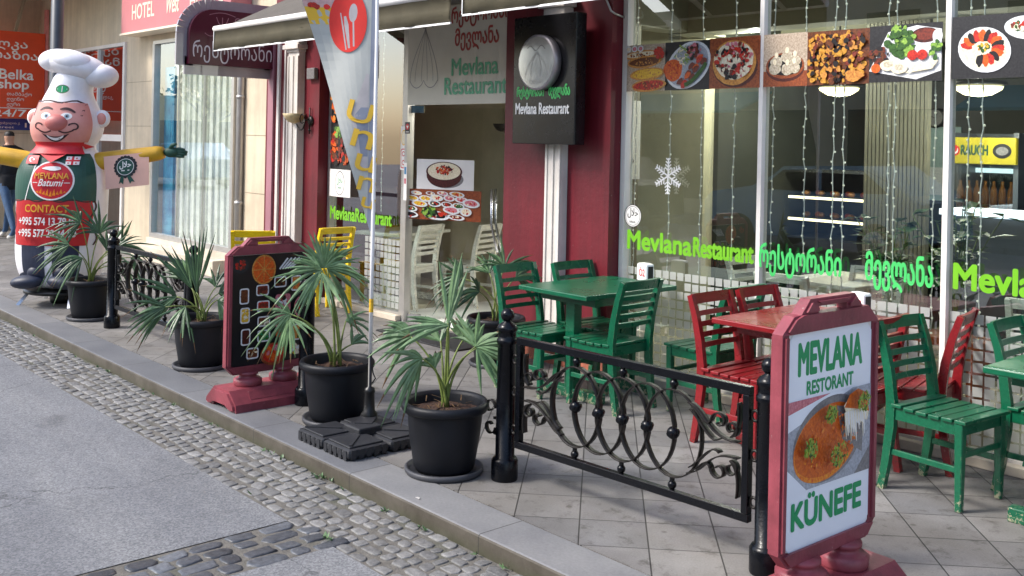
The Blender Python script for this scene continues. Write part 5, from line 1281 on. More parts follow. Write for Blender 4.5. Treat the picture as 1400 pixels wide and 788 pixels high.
# menu board
t = swing_board(-6.13, 3.31, pi / 2 + .02, 'pink framed pavement board with black menu of small food trays, behind the tall palm')
a = board_art(); a.rect(0, 0, Wd, H_, 'f_slate')
mat('menu_black', '#17171a', .3, 0, .2, 3); a.rect(0, 0, Wd, H_, 'menu_black')
a.ell(.225, .625, .088, .098, 'f_crust', n=36); a.ell(.225, .625, .078, .088, 'f_orange', wob=.02)
for k in range(4): a.stroke([(.225 + .08 * cos(k * .785), .625 + .09 * sin(k * .785)), (.225 - .08 * cos(k * .785), .625 - .09 * sin(k * .785))], .006, 'f_crust')
a.ell(.055, .66, .055, .05, 'charcoal'); a.blobs(20, .055, .665, .035, .03, .008, .016, ['f_tomato', 'f_meat'])
for k in range(5): a.stroke([(.34 + .02 * k, .62), (.40 + .03 * k, .69)], .012, 'f_plate')
trays = [(.085, .46, .05, .085, ('f_brown',)), (.215, .49, .075, .055, ('f_meat', 'f_bowl')), (.345, .535, .075, .055, ('f_brown', 'f_olive')), (.09, .335, .05, .085, ('f_egg', 'f_cream')), (.22, .385, .075, .055, ('f_tomato', 'f_meat')), (.225, .285, .075, .05, ('f_brown', 'f_cream')),
         (.095, .195, .05, .09, ('f_bowl',)), (.225, .19, .075, .06, ('f_herb', 'txt_green')), (.145, .085, .07, .055, ('f_brown', 'f_cream', 'f_olive')), (.46, .52, .06, .085, ('f_crust', 'f_orange')), (.47, .19, .06, .09, ('f_crust', 'f_herb'))]
for x, y, w_, h_, ms in trays:
    a.rrect(x, y, w_ + .018, h_ + .018, .016, 'f_plate'); a.rrect(x, y, w_, h_, .01, ms[0]); a.blobs(16, x, y, w_ * .42, h_ * .42, .006, .014, list(ms))
a.rrect(.36, .395, .115, .12, .02, 'f_pink'); a.blobs(26, .36, .395, .05, .05, .012, .024, ['f_plate', 'f_tomato', 'f_olive', 'f_pink'], inside=lambda x, y: .31 < x < .41)
a.ell(.35, .275, .06, .045, 'f_pink'); a.blobs(14, .35, .275, .045, .03, .01, .018, ['f_cream', 'f_meat'])
a.poly([(.31, .215), (.34, .235), (.41, .225), (.42, .175), (.36, .16), (.31, .18)], 'f_orange'); a.blobs(12, .365, .195, .04, .025, .008, .014, ['f_cream', 'f_tomato'])
a.ell(.295, .065, .098, .075, 'f_wood', n=36); a.ell(.295, .07, .084, .062, 'f_tomato', n=36); a.blobs(18, .295, .07, .06, .04, .012, .024, ['f_tomato', 'f_orange', 'f_pink'])
a.blobs(16, .45, .08, .035, .035, .012, .02, ['f_egg', 'f_cream', 'f_plate']); a.ell(.49, .36, .05, .07, 'f_pink'); a.ell(.49, .36, .04, .055, 'charcoal'); a.blobs(8, .49, .35, .02, .03, .01, .016, ['f_tomato'])
a.build('print', t, False)

# ================================================================ feather flag
FX, FY = -5.07, 3.42
t = thing('feather_flag', 'grey feather flag with red fork and spoon disc on white pole in black footed base', 'flag', (FX, FY, 0))
bm = NB(); FBx, FBy = -4.95 - FX, 3.30 - FY
for sx in (-1, 1):
    for sy in (-1, 1):
        cx_, cy_ = FBx + sx * .138, FBy + sy * .138
        box(bm, (cx_, cy_, .036), (.268, .268, .056), bev=.02); box(bm, (cx_, cy_, .068), (.22, .22, .012), bev=.005)
        for k in range(5): box(bm, (cx_ - .1 + .05 * k, cy_ + sy * .134, .032), (.03, .004, .05)); box(bm, (cx_ + sx * .134, cy_ - .1 + .05 * k, .035), (.004, .03, .05))
        bar(bm, (cx_ - sx * .05, cy_ - sy * .05, .076), (cx_ + sx * .1, cy_ + sy * .1, .076), .016, .01)
box(bm, (FBx, FBy, .06), (.16, .16, .09), bev=.01); bar(bm, (FBx, FBy, .10), (0, 0, .10), .10, .02)
obj('base', bm, mat('base_plastic', '#26272b', .5, 0, .12, 8, .1, 90), t)
bm = NB(); lathe(bm, [(.045, .095), (.05, .12), (.034, .14), (.030, .24), (.034, .25), (.030, .27), (.012, .28), (.012, .50), (0, .50)], 18); tube(bm, [(.02, 0, .30), (.03, .02, .33), (.01, .015, .36), (0, .012, .42)], .004, 6); obj('spike', bm, 'black', t)
pole = [(.0, 0, .48), (.0, 0, 1.2), (-.0, 0, 2.4), (-.01, -.01, 3.2), (-.06, -.06, 3.75), (-.20, -.22, 4.2), (-.38, -.42, 4.35)]
bm = NB(); tube(bm, pole, [.0125, .012, .011, .010, .008, .006, .005], 10); obj('pole', bm, 'white', t)
bm = NB(); lathe(bm, [(.0135, .72), (.0135, .80)], 10); obj('tape', bm, 'f_egg', t)
mat('flag_grey', '#b6b7b0', .8, 0, .06, 4); mat('flag_slate', '#8d92a0', .8, 0, .1, 6); mat('flag_pale', '#bbb4b2', .8, 0, .08, 9); mat('flag_red', '#e0382f', .75, 0, .06, 5); mat('flag_yellow', '#e6b93c', .8, 0, .05, 4); mat('flag_pinkish', '#d7b0aa', .8, 0, .2, 9)
FD = (CR * -.80 + CF * -.25 * 0 + Vector((0, 0, 0))).normalized()
FN = FD.cross(CU)
def flagwarp(x, z, off):
    """x: metres from the pole towards the street, z height; gentle waves"""
    wv = .035 * sin(z * 3.1 + x * 4) * x / .45 + .02 * sin(x * 11 + z * 2) * min(1, x * 4)
    px_ = 0 if z < 3.2 else -(z - 3.2) ** 2 * .25
    return Vector((px_, px_ * 1.05, z)) + FD * x + FN * wv - FN * off
def fw(z): return .012 + max(0, (z - 1.18)) * .315 if z < 3.3 else max(.02, .68 - (z - 3.3) * .62)
a = Art(warp=lambda x, z, o_: flagwarp(x, z, o_), base=0)
def strip(a, fl, fr, z0, z1, m_, n=24, k=8):
    pts = []; fs = []
    for i in range(n + 1):
        z = z0 + (z1 - z0) * i / n; l, r_ = fl(z), fr(z)
        for j in range(k + 1): pts.append((l + (r_ - l) * j / k, z))
    for i in range(n):
        for j in range(k):
            q = i * (k + 1) + j; fs.append((q, q + 1, q + k + 2, q + k + 1))
    a.faces(pts, fs, m_)
strip(a, lambda z: .008, fw, 1.18, 4.25, 'flag_grey', 60)
a.off = .0006
strip(a, lambda z: .008, lambda z: min(fw(z), .035 + .0 * z), 1.2, 4.1, 'flag_slate', 50, 2)
strip(a, lambda z: .04, lambda z: min(fw(z) * .62, .05 + (2.15 - z) * .35), 1.55, 2.13, 'flag_pale', 16, 6)
strip(a, lambda z: .04, lambda z: min(fw(z) * .5, .05 + .1 * sin((z - 1.62) * 9)), 1.64, 1.93, 'flag_slate', 14, 4)
strip(a, lambda z: .04 + max(0, .12 - (z - 2.42) * .5), lambda z: fw(z) - .002, 2.42, 2.52, 'flag_yellow', 6, 8)
strip(a, lambda z: .10, lambda z: fw(z) - .002, 2.52, 3.2, 'flag_pinkish', 14, 8)
for k in range(46):
    z = a.rng.uniform(2.52, 2.62); x = a.rng.uniform(.2, fw(z) - .02); a.ell(x, z, .02, .016, a.rng.choice(['flag_red', 'f_tomato', 'flag_pinkish']), n=8, wob=.2)
a.ell(.175, 2.44, .115, .185, 'flag_red', n=44, rings=5)
a.ell(.145, 2.49, .026, .055, 'flag_pale', .06, n=20, rings=2); a.stroke([(.143, 2.44), (.137, 2.29)], .010, 'flag_pale')
a.stroke([(.222, 2.49), (.205, 2.40), (.183, 2.27)], [.006, .010, .008], 'flag_pale'); a.stroke([(.195, 2.47), (.185, 2.42), (.165, 2.28)], [.014, .026, .012], 'flag_pale')
for z, s_, ch in ((1.86, .15, 'U'), (1.71, .125, 'n'), (1.57, .115, 'u'), (1.45, .10, 'n'), (1.345, .075, 'u')):
    c = max(.0, fw(z) * .45 - s_ * .5); a.text(ch, c + s_, z, -s_, s_ * .8, 'flag_yellow', .012, rot=.25)
o_ = a.build('banner', t, False)

# ================================================================ inflatable chef
CX0, CY0 = -10.83, 3.52
t = thing('inflatable_chef', 'big inflatable chef with moustache, white hat, green shirt and red apron on a low stand', 'inflatable', (CX0, CY0, 0), atan2(.7474, .6644)); t.scale = (1.07, 1.0, .968)
mat('inflate_white', '#e9e7ea', .45, 0, .06, 4, .3, 7, streak=.08); mat('skin_print', '#dd9a8f', .5, 0, .12, 4, col2='#cf8478'); mat('nose_print', '#bd6c66', .5, 0, .08, 6); mat('shirt_green', '#1e4d40', .5, 0, .12, 5); mat('apron_red', '#bb1e24', .5, 0, .1, 5); mat('scarf_red', '#d0202c', .5, 0, .12, 7); mat('sleeve_yellow', '#c99a1e', .5, 0, .12, 6, .08, 20); mat('navy_print', '#232a3f', .5, 0, .2, 6); mat('glove_green', '#21493c', .55, 0, .1, 6); mat('brow', '#3a1a1a', .5); mat('eye_blue', '#8fa7b5', .4); mat('gold_print', '#e0a534', .5, 0, .05, 4)
PR = [(.16, 0, .10, .10), (.19, .0, .25, .20), (.25, .0, .33, .28), (.40, -.01, .38, .33), (.60, -.01, .40, .34), (.85, .0, .405, .34), (1.05, .0, .41, .345), (1.25, .0, .415, .34), (1.40, .0, .40, .32), (1.52, .01, .355, .28), (1.60, .02, .29, .24), (1.66, .03, .255, .22),
      (1.70, .035, .275, .24), (1.78, .04, .305, .27), (1.88, .045, .315, .28), (1.97, .05, .295, .265), (2.06, .05, .265, .24), (2.14, .045, .235, .215), (2.22, .05, .205, .19), (2.30, .07, .19, .175), (2.38, .09, .18, .165), (2.44, .10, .15, .14)]
def prof(z):
    if z <= PR[0][0]: return PR[0][1:]
    for k in range(len(PR) - 1):
        p, q = PR[k], PR[k + 1]
        if p[0] <= z <= q[0]:
            p0 = PR[max(0, k - 1)]; q1 = PR[min(len(PR) - 1, k + 2)]; u = (z - p[0]) / (q[0] - p[0]); h = q[0] - p[0]; out = []
            for i in (1, 2, 3):
                m0 = (q[i] - p0[i]) / max(1e-6, q[0] - p0[0]) * h; m1_ = (q1[i] - p[i]) / max(1e-6, q1[0] - p[0]) * h
                out.append((2 * u ** 3 - 3 * u * u + 1) * p[i] + (u ** 3 - 2 * u * u + u) * m0 + (-2 * u ** 3 + 3 * u * u) * q[i] + (u ** 3 - u * u) * m1_)
            return out
    return PR[-1][1:]
bm = NB(); n = 48; rings = []
for k in range(66):
    z = .16 + (2.44 - .16) * k / 65; c, a_, b_ = prof(z)
    rings.append([bm.verts.new((c + a_ * math.copysign(abs(cos(th)) ** .9, cos(th)), b_ * math.copysign(abs(sin(th)) ** .9, sin(th)), z)) for th in [2 * pi * q / n for q in range(n)]])
for r0, r1 in zip(rings, rings[1:]):
    for q in range(n): f = bm.faces.new((r0[q], r0[(q + 1) % n], r1[(q + 1) % n], r1[q])); f.smooth = True
bm.faces.new(rings[0][::-1]); bm.faces.new(rings[-1])
for s in (-1, 1): ball(bm, (.05 + s * .315, -.02, 1.95), .075, 0, 16, 10, (1.05, .7, 1.25))
obj('body', bm, 'inflate_white', t)
def cw(x, z, off):
    c, a_, b_ = prof(z); u = max(-.992, min(.992, (x - c) / a_)); y = -b_ * (1 - abs(u) ** (2 / .9)) ** .45
    return Vector((x, y - off, z))
def half(z, q): c, a_, b_ = prof(z); return c, a_ * q
a = Art(warp=cw, base=.003); a.STEP = .0006
strip(a, lambda z: -.05 - half(z, .60)[1] * .85 - .0, lambda z: -.02, .30, .66, 'navy_print', 10, 6); strip(a, lambda z: .05, lambda z: half(z, .80)[1] - .05, .30, .66, 'navy_print', 10, 6)
a.ell(-.18, .31, .14, .06, 'navy_print', .12, n=24, rings=3); a.ell(.19, .32, .11, .055, 'navy_print', -.1, n=24, rings=3)
strip(a, lambda z: half(z, 1)[0] - half(z, .92)[1], lambda z: half(z, 1)[0] + half(z, .92)[1], 1.08, 1.585, 'shirt_green', 24, 24)
strip(a, lambda z: -.345 - .02 * sin(z * 9), lambda z: .345 + .02 * sin(z * 8), .64, 1.10, 'apron_red', 24, 24)
a.stroke([(-.36 + .72 * q / 24, 1.10 - .012 * sin(q * .9)) for q in range(25)], .012, 'brow')
for s in (-1, 1): a.stroke([(s * (.36 + .02 * sin(z_ / 20 * 9)), .64 + .46 * z_ / 20) for z_ in range(21)], .010, 'brow')
a.stroke([(-.12 - .10 * q / 10, 1.52 - .42 * q / 10) for q in range(11)], .009, 'paper')
a.ell(.03, 1.305, .20, .20, 'paper', n=40, rings=5); a.ell(.03, 1.305, .185, .185, 'scarf_red', n=40, rings=5)
for k in range(9): a.stroke([(-.10 + .032 * k, 1.145 + .02 * abs(k - 4) * .5), (-.085 + .03 * k, 1.20 + .02 * (k % 2))], [.03, .004], 'f_flame')
a.ell(.03, 1.43, .085, .022, 'paper', n=20, rings=2, wob=.15)
a.text('MEVLANA', -.125, 1.325, .31, .06, 'gold_print', .012); a.text('Batumi', -.085, 1.25, .23, .07, 'paper', .012, .35); a.stroke([(-.135, 1.285), (-.09, 1.285)], .007, 'paper'); a.stroke([(.15, 1.285), (.20, 1.285)], .007, 'paper')
a.rect(-.24, 1.475, .13, .085, 'scarf_red', 4); a.ell(-.185, 1.518, .024, .024, 'paper', n=18); a.ell(-.178, 1.518, .019, .019, 'scarf_red', n=18); a.ell(-.158, 1.518, .009, .009, 'paper', n=10)
a.rect(.145, 1.47, .11, .085, 'paper', 4); a.rect(.19, 1.47, .018, .085, 'scarf_red', 3); a.rect(.145, 1.504, .11, .017, 'scarf_red', 3)
for x in (.167, .230):
    for z in (1.487, 1.537): a.rect(x - .008, z - .003, .016, .006, 'scarf_red'); a.rect(x - .003, z - .008, .006, .016, 'scarf_red')
a.text('CONTACT', -.20, .985, .40, .075, 'gold_print', .02); a.text('+995 574 13 78 01', -.27, .855, .53, .075, 'paper', .022); a.text('+995 577 20 34 50', -.27, .735, .53, .075, 'paper', .022)
strip(a, lambda z: half(z, 1)[0] - half(z, .80)[1] - .01, lambda z: half(z, 1)[0] + half(z, .86)[1], 1.58, 1.71, 'scarf_red', 10, 16)
a.poly([(-.12, 1.59), (.16, 1.59), (.02, 1.49)], 'scarf_red'); a.poly([(.24, 1.70), (.33, 1.655), (.27, 1.63)], 'scarf_red')
strip(a, lambda z: half(z, 1)[0] - half(z, .93)[1], lambda z: half(z, 1)[0] + half(z, .93)[1], 1.70, 2.105, 'skin_print', 24, 24)
a.stroke([(.05 - .245 + .01 * q, 1.97 + .05 * q) for q in range(4)] + [(.05 - .16 + .04 * q, 2.115 + .012 * sin(q)) for q in range(9)] + [(.05 + .225 - .006 * q, 2.09 - .06 * q) for q in range(3)], .016, 'brow')
for s in (-1, 1):
    a.ell(.05 + s * .095, 1.965, .050, .036, 'paper', n=22, rings=2); a.ell(.055 + s * .095, 1.965, .022, .024, 'eye_blue', n=16); a.ell(.055 + s * .095, 1.965, .010, .012, 'brow', n=12)
    a.stroke([(.05 + s * (.035 + .013 * q), 2.035 + .022 * sin(q / 10 * pi) - .003 * q * (1 if s > 0 else .4)) for q in range(11)], [.014 + .012 * sin(q / 10 * pi) for q in range(11)], 'brow')
    a.stroke([(.05 + s * (.035 + .014 * q), 1.815 - .018 * sin(q / 8 * pi)) for q in range(9)] + [(.05 + s * (.165 + .032 * sin(q * .5) - .012 * (q > 7)), 1.83 + .032 - .032 * cos(q * .5)) for q in range(10)], .014, 'brow')
pts = [(.05 - .13 + .26 * q / 12, 1.79 - .035 * sin(q / 12 * pi)) for q in range(13)] + [(.05 + .115 - .23 * q / 12, 1.775 - .075 * sin(q / 12 * pi)) for q in range(13)]
a.poly(pts, 'brow'); a.poly([(.05 - .08 + .16 * q / 8, 1.772 - .03 * sin(q / 8 * pi)) for q in range(9)] + [(.05 + .07 - .14 * q / 8, 1.75 - .035 * sin(q / 8 * pi)) for q in range(9)], 'paper')
for s in (-1, 1): a.off += 0
a.ell(.075, 2.245, .062, .045, 'leaf', n=22, rings=2); a.ell(.075, 2.245, .052, .036, 'txt_green', n=22, rings=2); a.stroke([(.03, 2.245), (.12, 2.245)], .006, 'paper'); a.stroke([(.075, 2.215), (.075, 2.275)], .006, 'paper')
a.build('print', t, False)
bm = NB(); ball(bm, (.055, -.30, 1.895), .105, 0, 24, 16, (1.05, .75, .85)); obj('nose', bm, 'nose_print', t)
bm = NB()
for s in (-1, 1): ball(bm, (.05 + s * .322, -.055, 1.95), .05, 0, 14, 10, (.95, .5, 1.25))
obj('ear', bm, 'skin_print', t)
for s in (-1, 1):
    bm = NB(); ball(bm, (s * .17 - .02, -.30, .265), .10, 0, 20, 12, (1.55, 1.0, .72), Matrix.Rotation(s * .12, 3, 'Y')); ball(bm, (s * .12, -.26, .36), .085, 0, 16, 10); obj('boot', bm, 'navy_print', t)
bm = NB(); Rt = Matrix.Rotation(radians(16), 3, 'Y')
ball(bm, (.11, 0, 2.50), .20, 0, 32, 20, (1.55, 1.15, .72), Rt); ball(bm, (-.06, 0, 2.55), .15, 0, 24, 16, (1.25, 1.2, .85)); ball(bm, (.34, 0, 2.40), .14, 0, 24, 16, (1.15, 1.2, .9)); ball(bm, (.10, -.10, 2.54), .16, 0, 24, 16, (1.3, .9, .75), Rt)
obj('hat_crown', bm, 'inflate_white', t)
for s, ze in ((1, 1.70), (-1, 1.66)):
    bm = NB(); tube(bm, [(s * .22, .0, 1.475), (s * .36, -.02, 1.505), (s * .60, -.02, 1.545), (s * .90, -.02, 1.60 + (ze - 1.7) * .3), (s * .96, -.02, 1.61 + (ze - 1.7) * .3)], [.085, .095, .092, .078, .06], 20)
    arm_ = obj('arm', bm, 'sleeve_yellow', t)
    zc = 1.615 + (ze - 1.7) * .3
    bm = NB(); ball(bm, (s * 1.03, -.02, zc), .062, 0, 16, 10, (1.2, .75, .9))
    for k, (dz, L) in enumerate(((.03, .10), (.01, .125), (-.012, .12), (-.034, .095))): tube(bm, [(s * 1.06, -.02, zc + dz), (s * (1.06 + L * .6), -.025, zc + dz * 1.2), (s * (1.06 + L), -.03, zc + dz * 1.1 - .008)], [.020, .019, .013], 8)
    tube(bm, [(s * 1.02, -.03, zc + .03), (s * 1.05, -.05, zc + .075), (s * 1.09, -.06, zc + .09)], [.022, .02, .014], 8)
    obj('glove', bm, 'glove_green', arm_)
bm = NB(); lathe(bm, [(.30, .12), (.33, .13), (.33, .16), (.30, .165), (0, .165), ], 30, 0, (0, 0, 0)); lathe(bm, [(0, 0), (.10, 0), (.11, .04), (.11, .13), (0, .13)], 20, 0, (-.02, .08, 0)); obj('blower_stand', bm, 'black', t)
for p, q in (((-.26, -.10), (-.33, -.18)), ((.18, -.22), (.20, -.30)), ((.25, .15), (.32, .2)), ((-.2, .2), (-.26, .28))):
    bm = NB(); bar(bm, (*p, .13), (*q, 0), .03, .012, up=(0, 1, 0)); obj('leg', bm, 'steel', t)
# halal cloth hanging from the right arm
RC = Matrix.Rotation(atan2(.7474, .6644), 3, 'Z')
def chw(x, z, off): return Vector((CX0, CY0, 0)) + RC @ Vector((x + .05 * (1.5 - z), -.115 + .02 * sin(x * 9 + z * 4) - off, z + .13 * (x - .5)))
mat('cloth_pink', '#e3b3a2', .8, 0, .05, 4)
a = Art(warp=chw, base=0); a.rect(.46, 1.18, .44, .33, 'cloth_pink', 10); a.off = .002
for k in range(20): a.ell(.675 + .098 * cos(k * pi / 10), 1.385 + .098 * sin(k * pi / 10), .018, .018, 'charcoal', n=8)
a.ell(.675, 1.385, .10, .10, 'charcoal', n=36); a.ell(.675, 1.385, .083, .083, 'paper', n=36); a.ell(.675, 1.385, .078, .078, 'shirt_green', n=36)
a.text('\uFEDD\uFEFC\uFEA3', .62, 1.365, .11, .075, 'paper', .02); a.rect(.635, 1.345, .08, .010, 'paper')
a.poly([(.63, 1.30), (.66, 1.29), (.65, 1.21), (.63, 1.235), (.605, 1.22)], 'shirt_green'); a.poly([(.69, 1.29), (.72, 1.30), (.765, 1.225), (.735, 1.235), (.72, 1.21)], 'shirt_green')
o = a.build('hanging_cloth'); tag(o, 'pinkish cloth with green halal rosette hanging below the right arm of the chef balloon', 'cloth')

# ================================================================ two people walking at the far left
mat('jacket_black', '#15161b', .8, 0, .2, 8); mat('jacket_navy', '#1a2333', .8, 0, .2, 8); mat('jeans', '#3d5878', .8, 0, .2, 10); mat('trousers_dark', '#1d1f24', .8, 0, .15, 8); mat('skin', '#b98a70', .5, 0, .05, 5); mat('hair', '#1d1512', .6, 0, .2, 30); mat('shoe', '#d9d7d2', .6, 0, .1, 8)
def person(x, y, rz, label, top, legs, shoes, stride, seed):
    me = bpy.data.meshes.new('person'); o = bpy.data.objects.new('person', me); COL.objects.link(o)
    st = stride
    V_ = [((0, 0, .98), .135, .10), ((0, 0, 1.15), .14, .10), ((0, .0, 1.33), .165, .11), ((0, .01, 1.45), .12, .09), ((0, .02, 1.53), .055, .055), ((0, .03, 1.60), .075, .085), ((0, .035, 1.68), .085, .10), ((0, .03, 1.75), .06, .075)]
    E_ = [(0, 1), (1, 2), (2, 3), (3, 4), (4, 5), (5, 6), (6, 7)]
    def add(p, r, par): V_.append((p, r, r)); E_.append((par, len(V_) - 1)); return len(V_) - 1
    for s in (-1, 1):
        f = st * s
        k = add((s * .095, .0, .90), .092, 0); k = add((s * .10, f * .22, .52), .065, k); k = add((s * .10, f * .34 - (.10 if f < 0 else 0), .12 + (.04 if f < 0 else 0)), .043, k); k = add((s * .105, f * .34 - (.10 if f < 0 else 0) + .10, .045 + (.03 if f < 0 else 0)), .04, k); add((s * .11, f * .34 - (.10 if f < 0 else 0) + .19, .035 + (.01 if f < 0 else 0)), .03, k)
        k = add((s * .20, .0, 1.41), .062, 3); k = add((s * .245, -f * .10, 1.14), .05, k); k = add((s * .24, -f * .24 + .06, .93), .036, k); k = add((s * .235, -f * .28 + .10, .85), .03, k); add((s * .232, -f * .29 + .12, .79), .02, k)
    me.from_pydata([v[0] for v in V_], E_, [])
    sk = o.modifiers.new('skin', 'SKIN'); lay = me.skin_vertices[0].data if me.skin_vertices else None
    if lay is None:
        bm = NB(); bm.from_mesh(me); bm.verts.layers.skin.verify(); bm.to_mesh(me); bm.free(); lay = me.skin_vertices[0].data
    for i, v in enumerate(V_): lay[i].radius = (v[1], v[2])
    lay[0].use_root = True
    o.modifiers.new('sub', 'SUBSURF').levels = 2
    m2 = bpy.data.meshes.new_from_object(o.evaluated_get(bpy.context.evaluated_depsgraph_get()))
    o.modifiers.clear(); o.data = m2; bpy.data.meshes.remove(me)
    for m_ in (top, legs, shoes, 'skin', 'hair'): m2.materials.append(MATS[m_])
    for p in m2.polygons:
        c = p.center; p.use_smooth = True
        p.material_index = 2 if c.z < .085 else 4 if (c.z > 1.66 and c.y < .07) or c.z > 1.76 else 3 if c.z > 1.51 or (abs(c.x) > .19 and c.z < .87) else 1 if c.z < .88 and abs(c.x) < .2 else 0
    o.location = (x, y, 0); o.rotation_euler = (0, 0, rz)
    tag(o, label, 'person')
    # coat skirt and facial features
    bm = NB(); lathe(bm, [(.165, .80), (.170, .90), (.165, 1.0), (.15, 1.05)], 20); bmesh.ops.transform(bm, matrix=Matrix.Diagonal((1, .82, 1, 1)), verts=bm.verts); bmesh.ops.solidify(bm, geom=list(bm.faces), thickness=.008); obj('coat_hem', bm, top, o)
    bm = NB(); ball(bm, (0, .13, 1.655), .014, 0, 8, 6, (1, 1.2, 1.5)); ball(bm, (0, .118, 1.612), .018, 0, 8, 6, (1.3, .4, .35)); obj('nose', bm, 'skin', o)
    bm = NB()
    for s in (-1, 1): ball(bm, (s * .03, .118, 1.685), .010, 0, 8, 6)
    obj('eye', bm, 'black', o)
    return o
person(-17.7, 4.92, radians(100), 'person in black jacket and blue jeans walking away behind the chef balloon', 'jacket_black', 'jeans', 'shoe', .9, 1)
person(-18.2, 4.62, radians(80), 'person in dark navy jacket at the left picture edge', 'jacket_navy', 'trousers_dark', 'shoe', .5, 2)

# ================================================================ the other side of the street (seen only in the glass)
t = thing('street_building', 'long pale building across the street, seen only reflected in the window glass', 'building', (-12, -9.5, 0))
mat('far_wall', '#b8ac93', .8, 0, .12, .8); mat('far_yellow', '#e6d6a4', .8, 0, .1, .8); mat('far_dark', '#20262b', .2, 0, .1, 3); mat('teal', '#2b7f86', .6, 0, .1, 3)
bm = NB(); bx(bm, (-22, -12, 0), (12, -9.0, 5.2)); obj('wall', bm, 'far_wall', t, True)
for k in range(11):
    x = -21 + k * 3
    bm = NB(); bx(bm, (x, -9.02, .4), (x + 2.2, -8.97, 2.6)); bx(bm, (x + .4, -9.02, 3.3), (x + 1.6, -8.97, 4.7)); obj('window', bm, 'far_dark', t, True)
bm = NB()
for x in (-18, -9, 0): prism(bm, [(-7.6, 2.5), (-9.0, 3.0), (-9.0, 3.05), (-7.6, 2.56)], (x, 0, 0), YV, ZU, 4)
obj('sunshade', bm, 'teal', t, True)
t = thing('street_building', 'yellow building farther down the street, seen only reflected in the left shop window', 'building', (-38, -8, 0))
bm = NB(); bx(bm, (-62, -16, 0), (-48, -8.5, 3.6)); obj('wall', bm, 'far_yellow', t, True)
bm = NB()
for k in range(6):
    for z in (1,): bx(bm, (-59 + k * 2.6, -8.52, z), (-57.8 + k * 2.6, -8.45, z + 1.4)); bx(bm, (-48.05, -15.5 + k * 1.2, z), (-47.98, -14.8 + k * 1.2, z + 1.4))
obj('window', bm, 'far_dark', t, True)
def car(x, y, rz, label, m_):
    t = thing('parked_car', label, 'car', (x, y, ROADZ), rz, 'cars parked across the street')
    bm = NB(); pr = [(-2.1, .35), (-2.1, .85), (-1.95, 1.0), (-1.0, 1.08), (-.45, 1.5), (1.1, 1.55), (1.75, 1.1), (2.05, 1.0), (2.1, .4), (1.8, .3), (-1.8, .3)]
    prism(bm, [(a_, z) for a_, z in pr], (0, .85, 0), (1, 0, 0), (0, 0, 1), 1.7, 0, bev=.07); obj('body', bm, m_, t)
    bm = NB()
    for s in (-1, 1): prism(bm, [(-.85, 1.1), (-.40, 1.44), (.25, 1.47), (.25, 1.1)], (0, s * .855 + (.01 if s > 0 else 0), 0), (1, 0, 0), (0, 0, 1), .01); prism(bm, [(.33, 1.1), (.33, 1.47), (1.05, 1.48), (1.5, 1.12)], (0, s * .855 + (.01 if s > 0 else 0), 0), (1, 0, 0), (0, 0, 1), .01)
    obj('side_window', bm, 'far_dark', t)
    for s in (-1, 1):
        for xx in (-1.3, 1.3):
            bm = NB(); lathe(bm, [(0, -.1), (.2, -.1), (.31, -.09), (.33, 0), (.31, .09), (.2, .1), (0, .1)], 24, 0, (xx, s * .80, .33), (0, 1, 0)); wh = obj('wheel', bm, 'black', t)
            bm = NB(); lathe(bm, [(0, .0), (.19, .0), (.2, .02), (0, .03)], 20, 0, (xx, s * .90, .33), (0, s, 0)); obj('rim', bm, 'alu', wh)
        bm = NB(); ball(bm, (-2.06, s * .6, .80), .12, 0, 12, 8, (.5, 1.3, .7)); obj('headlight', bm, 'chrome', t)
mat('car_blue', '#7fa6c4', .2, .3, .04, 3, coat=.6); mat('car_dark', '#14161c', .2, .3, .04, 3, coat=.6)
car(-9.5, -4.2, 0, 'blue parked car across the street, seen only reflected in the restaurant window', 'car_blue'); car(-15.5, -4.3, 0, 'dark parked car across the street, seen only reflected in the glass', 'car_dark'); car(-34.5, -3.6, 0, 'pale blue parked car far down the street, seen only reflected in the left shop window', 'car_blue')
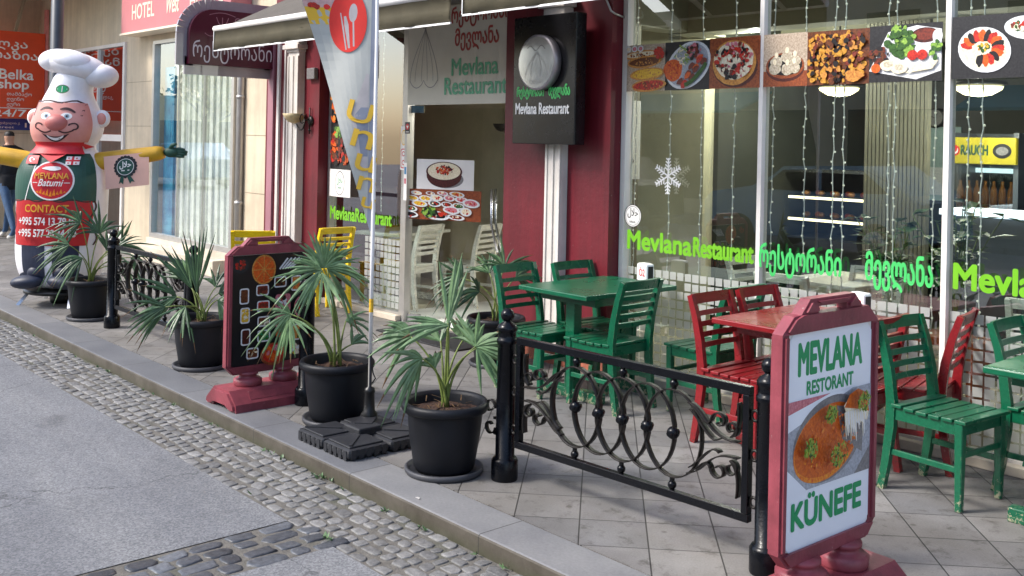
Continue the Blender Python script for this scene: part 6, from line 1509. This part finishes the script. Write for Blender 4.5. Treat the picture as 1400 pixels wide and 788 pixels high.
def tree(x, y, h, label, seed, lm):
    r = random.Random(seed); t = thing('street_tree', label, 'tree', (x, y, 0)); bm = NB(); lb = NB(); tips = []
    def grow(p, d, L, rad, dep):
        pts = [p]; q = p
        for k in range(4): d = (d + Vector((r.uniform(-.22, .22), r.uniform(-.22, .22), r.uniform(-.05, .15)))).normalized(); q = q + d * L / 4; pts.append(q)
        tube(bm, pts, [rad * (1 - .12 * k) for k in range(5)], 6, caps=False)
        if dep == 0: tips.append(pts); return
        for k in range(3): grow(pts[-1 - (k % 2)], (d + Vector((r.uniform(-.9, .9), r.uniform(-.9, .9), r.uniform(-.1, .5)))).normalized(), L * .68, rad * .6, dep - 1)
    grow(Vector((0, 0, 0)), Vector((0, 0, 1)), h * .36, .16, 4)
    for pts in tips:
        for p in pts[1:]:
            for k in range(5):
                c = p + Vector((r.uniform(-.3, .3), r.uniform(-.3, .3), r.uniform(-.3, .3))); a1 = Vector((r.uniform(-1, 1), r.uniform(-1, 1), r.uniform(-1, 1))).normalized(); b1 = a1.orthogonal().normalized(); s_ = r.uniform(.05, .12)
                lb.faces.new([lb.verts.new(c + v) for v in (a1 * s_, b1 * s_ * .6, -a1 * s_, -b1 * s_ * .6)])
    obj('trunk', bm, mat('bark', '#4a3d33', .9, 0, .2, 8), t); obj('crown', lb, lm, t)
mat('leaf_yellow', '#b99b38', .6, 0, .25, 5, col2='#6f7a2a')
tree(-34, -4.6, 4.6, 'street tree with thin yellowing leaves, seen only reflected in the left shop window', 3, 'leaf_yellow'); tree(-40, -5.6, 5.2, 'tall street tree farther down the street, seen only reflected in the left shop window', 9, 'leaf_yellow')
# litter on the kerb
bm = NB(); bm.faces.new([bm.verts.new(v) for v in ((-4.02, 2.99, .0045), (-3.985, 2.985, .006), (-3.99, 3.0, .007), (-4.015, 3.005, .005))]); bmesh.ops.solidify(bm, geom=list(bm.faces), thickness=.0015)
tag(obj('paper_scrap', bm, 'paper'), 'tiny white paper scrap lying on the kerb below the nearest pot', 'litter')
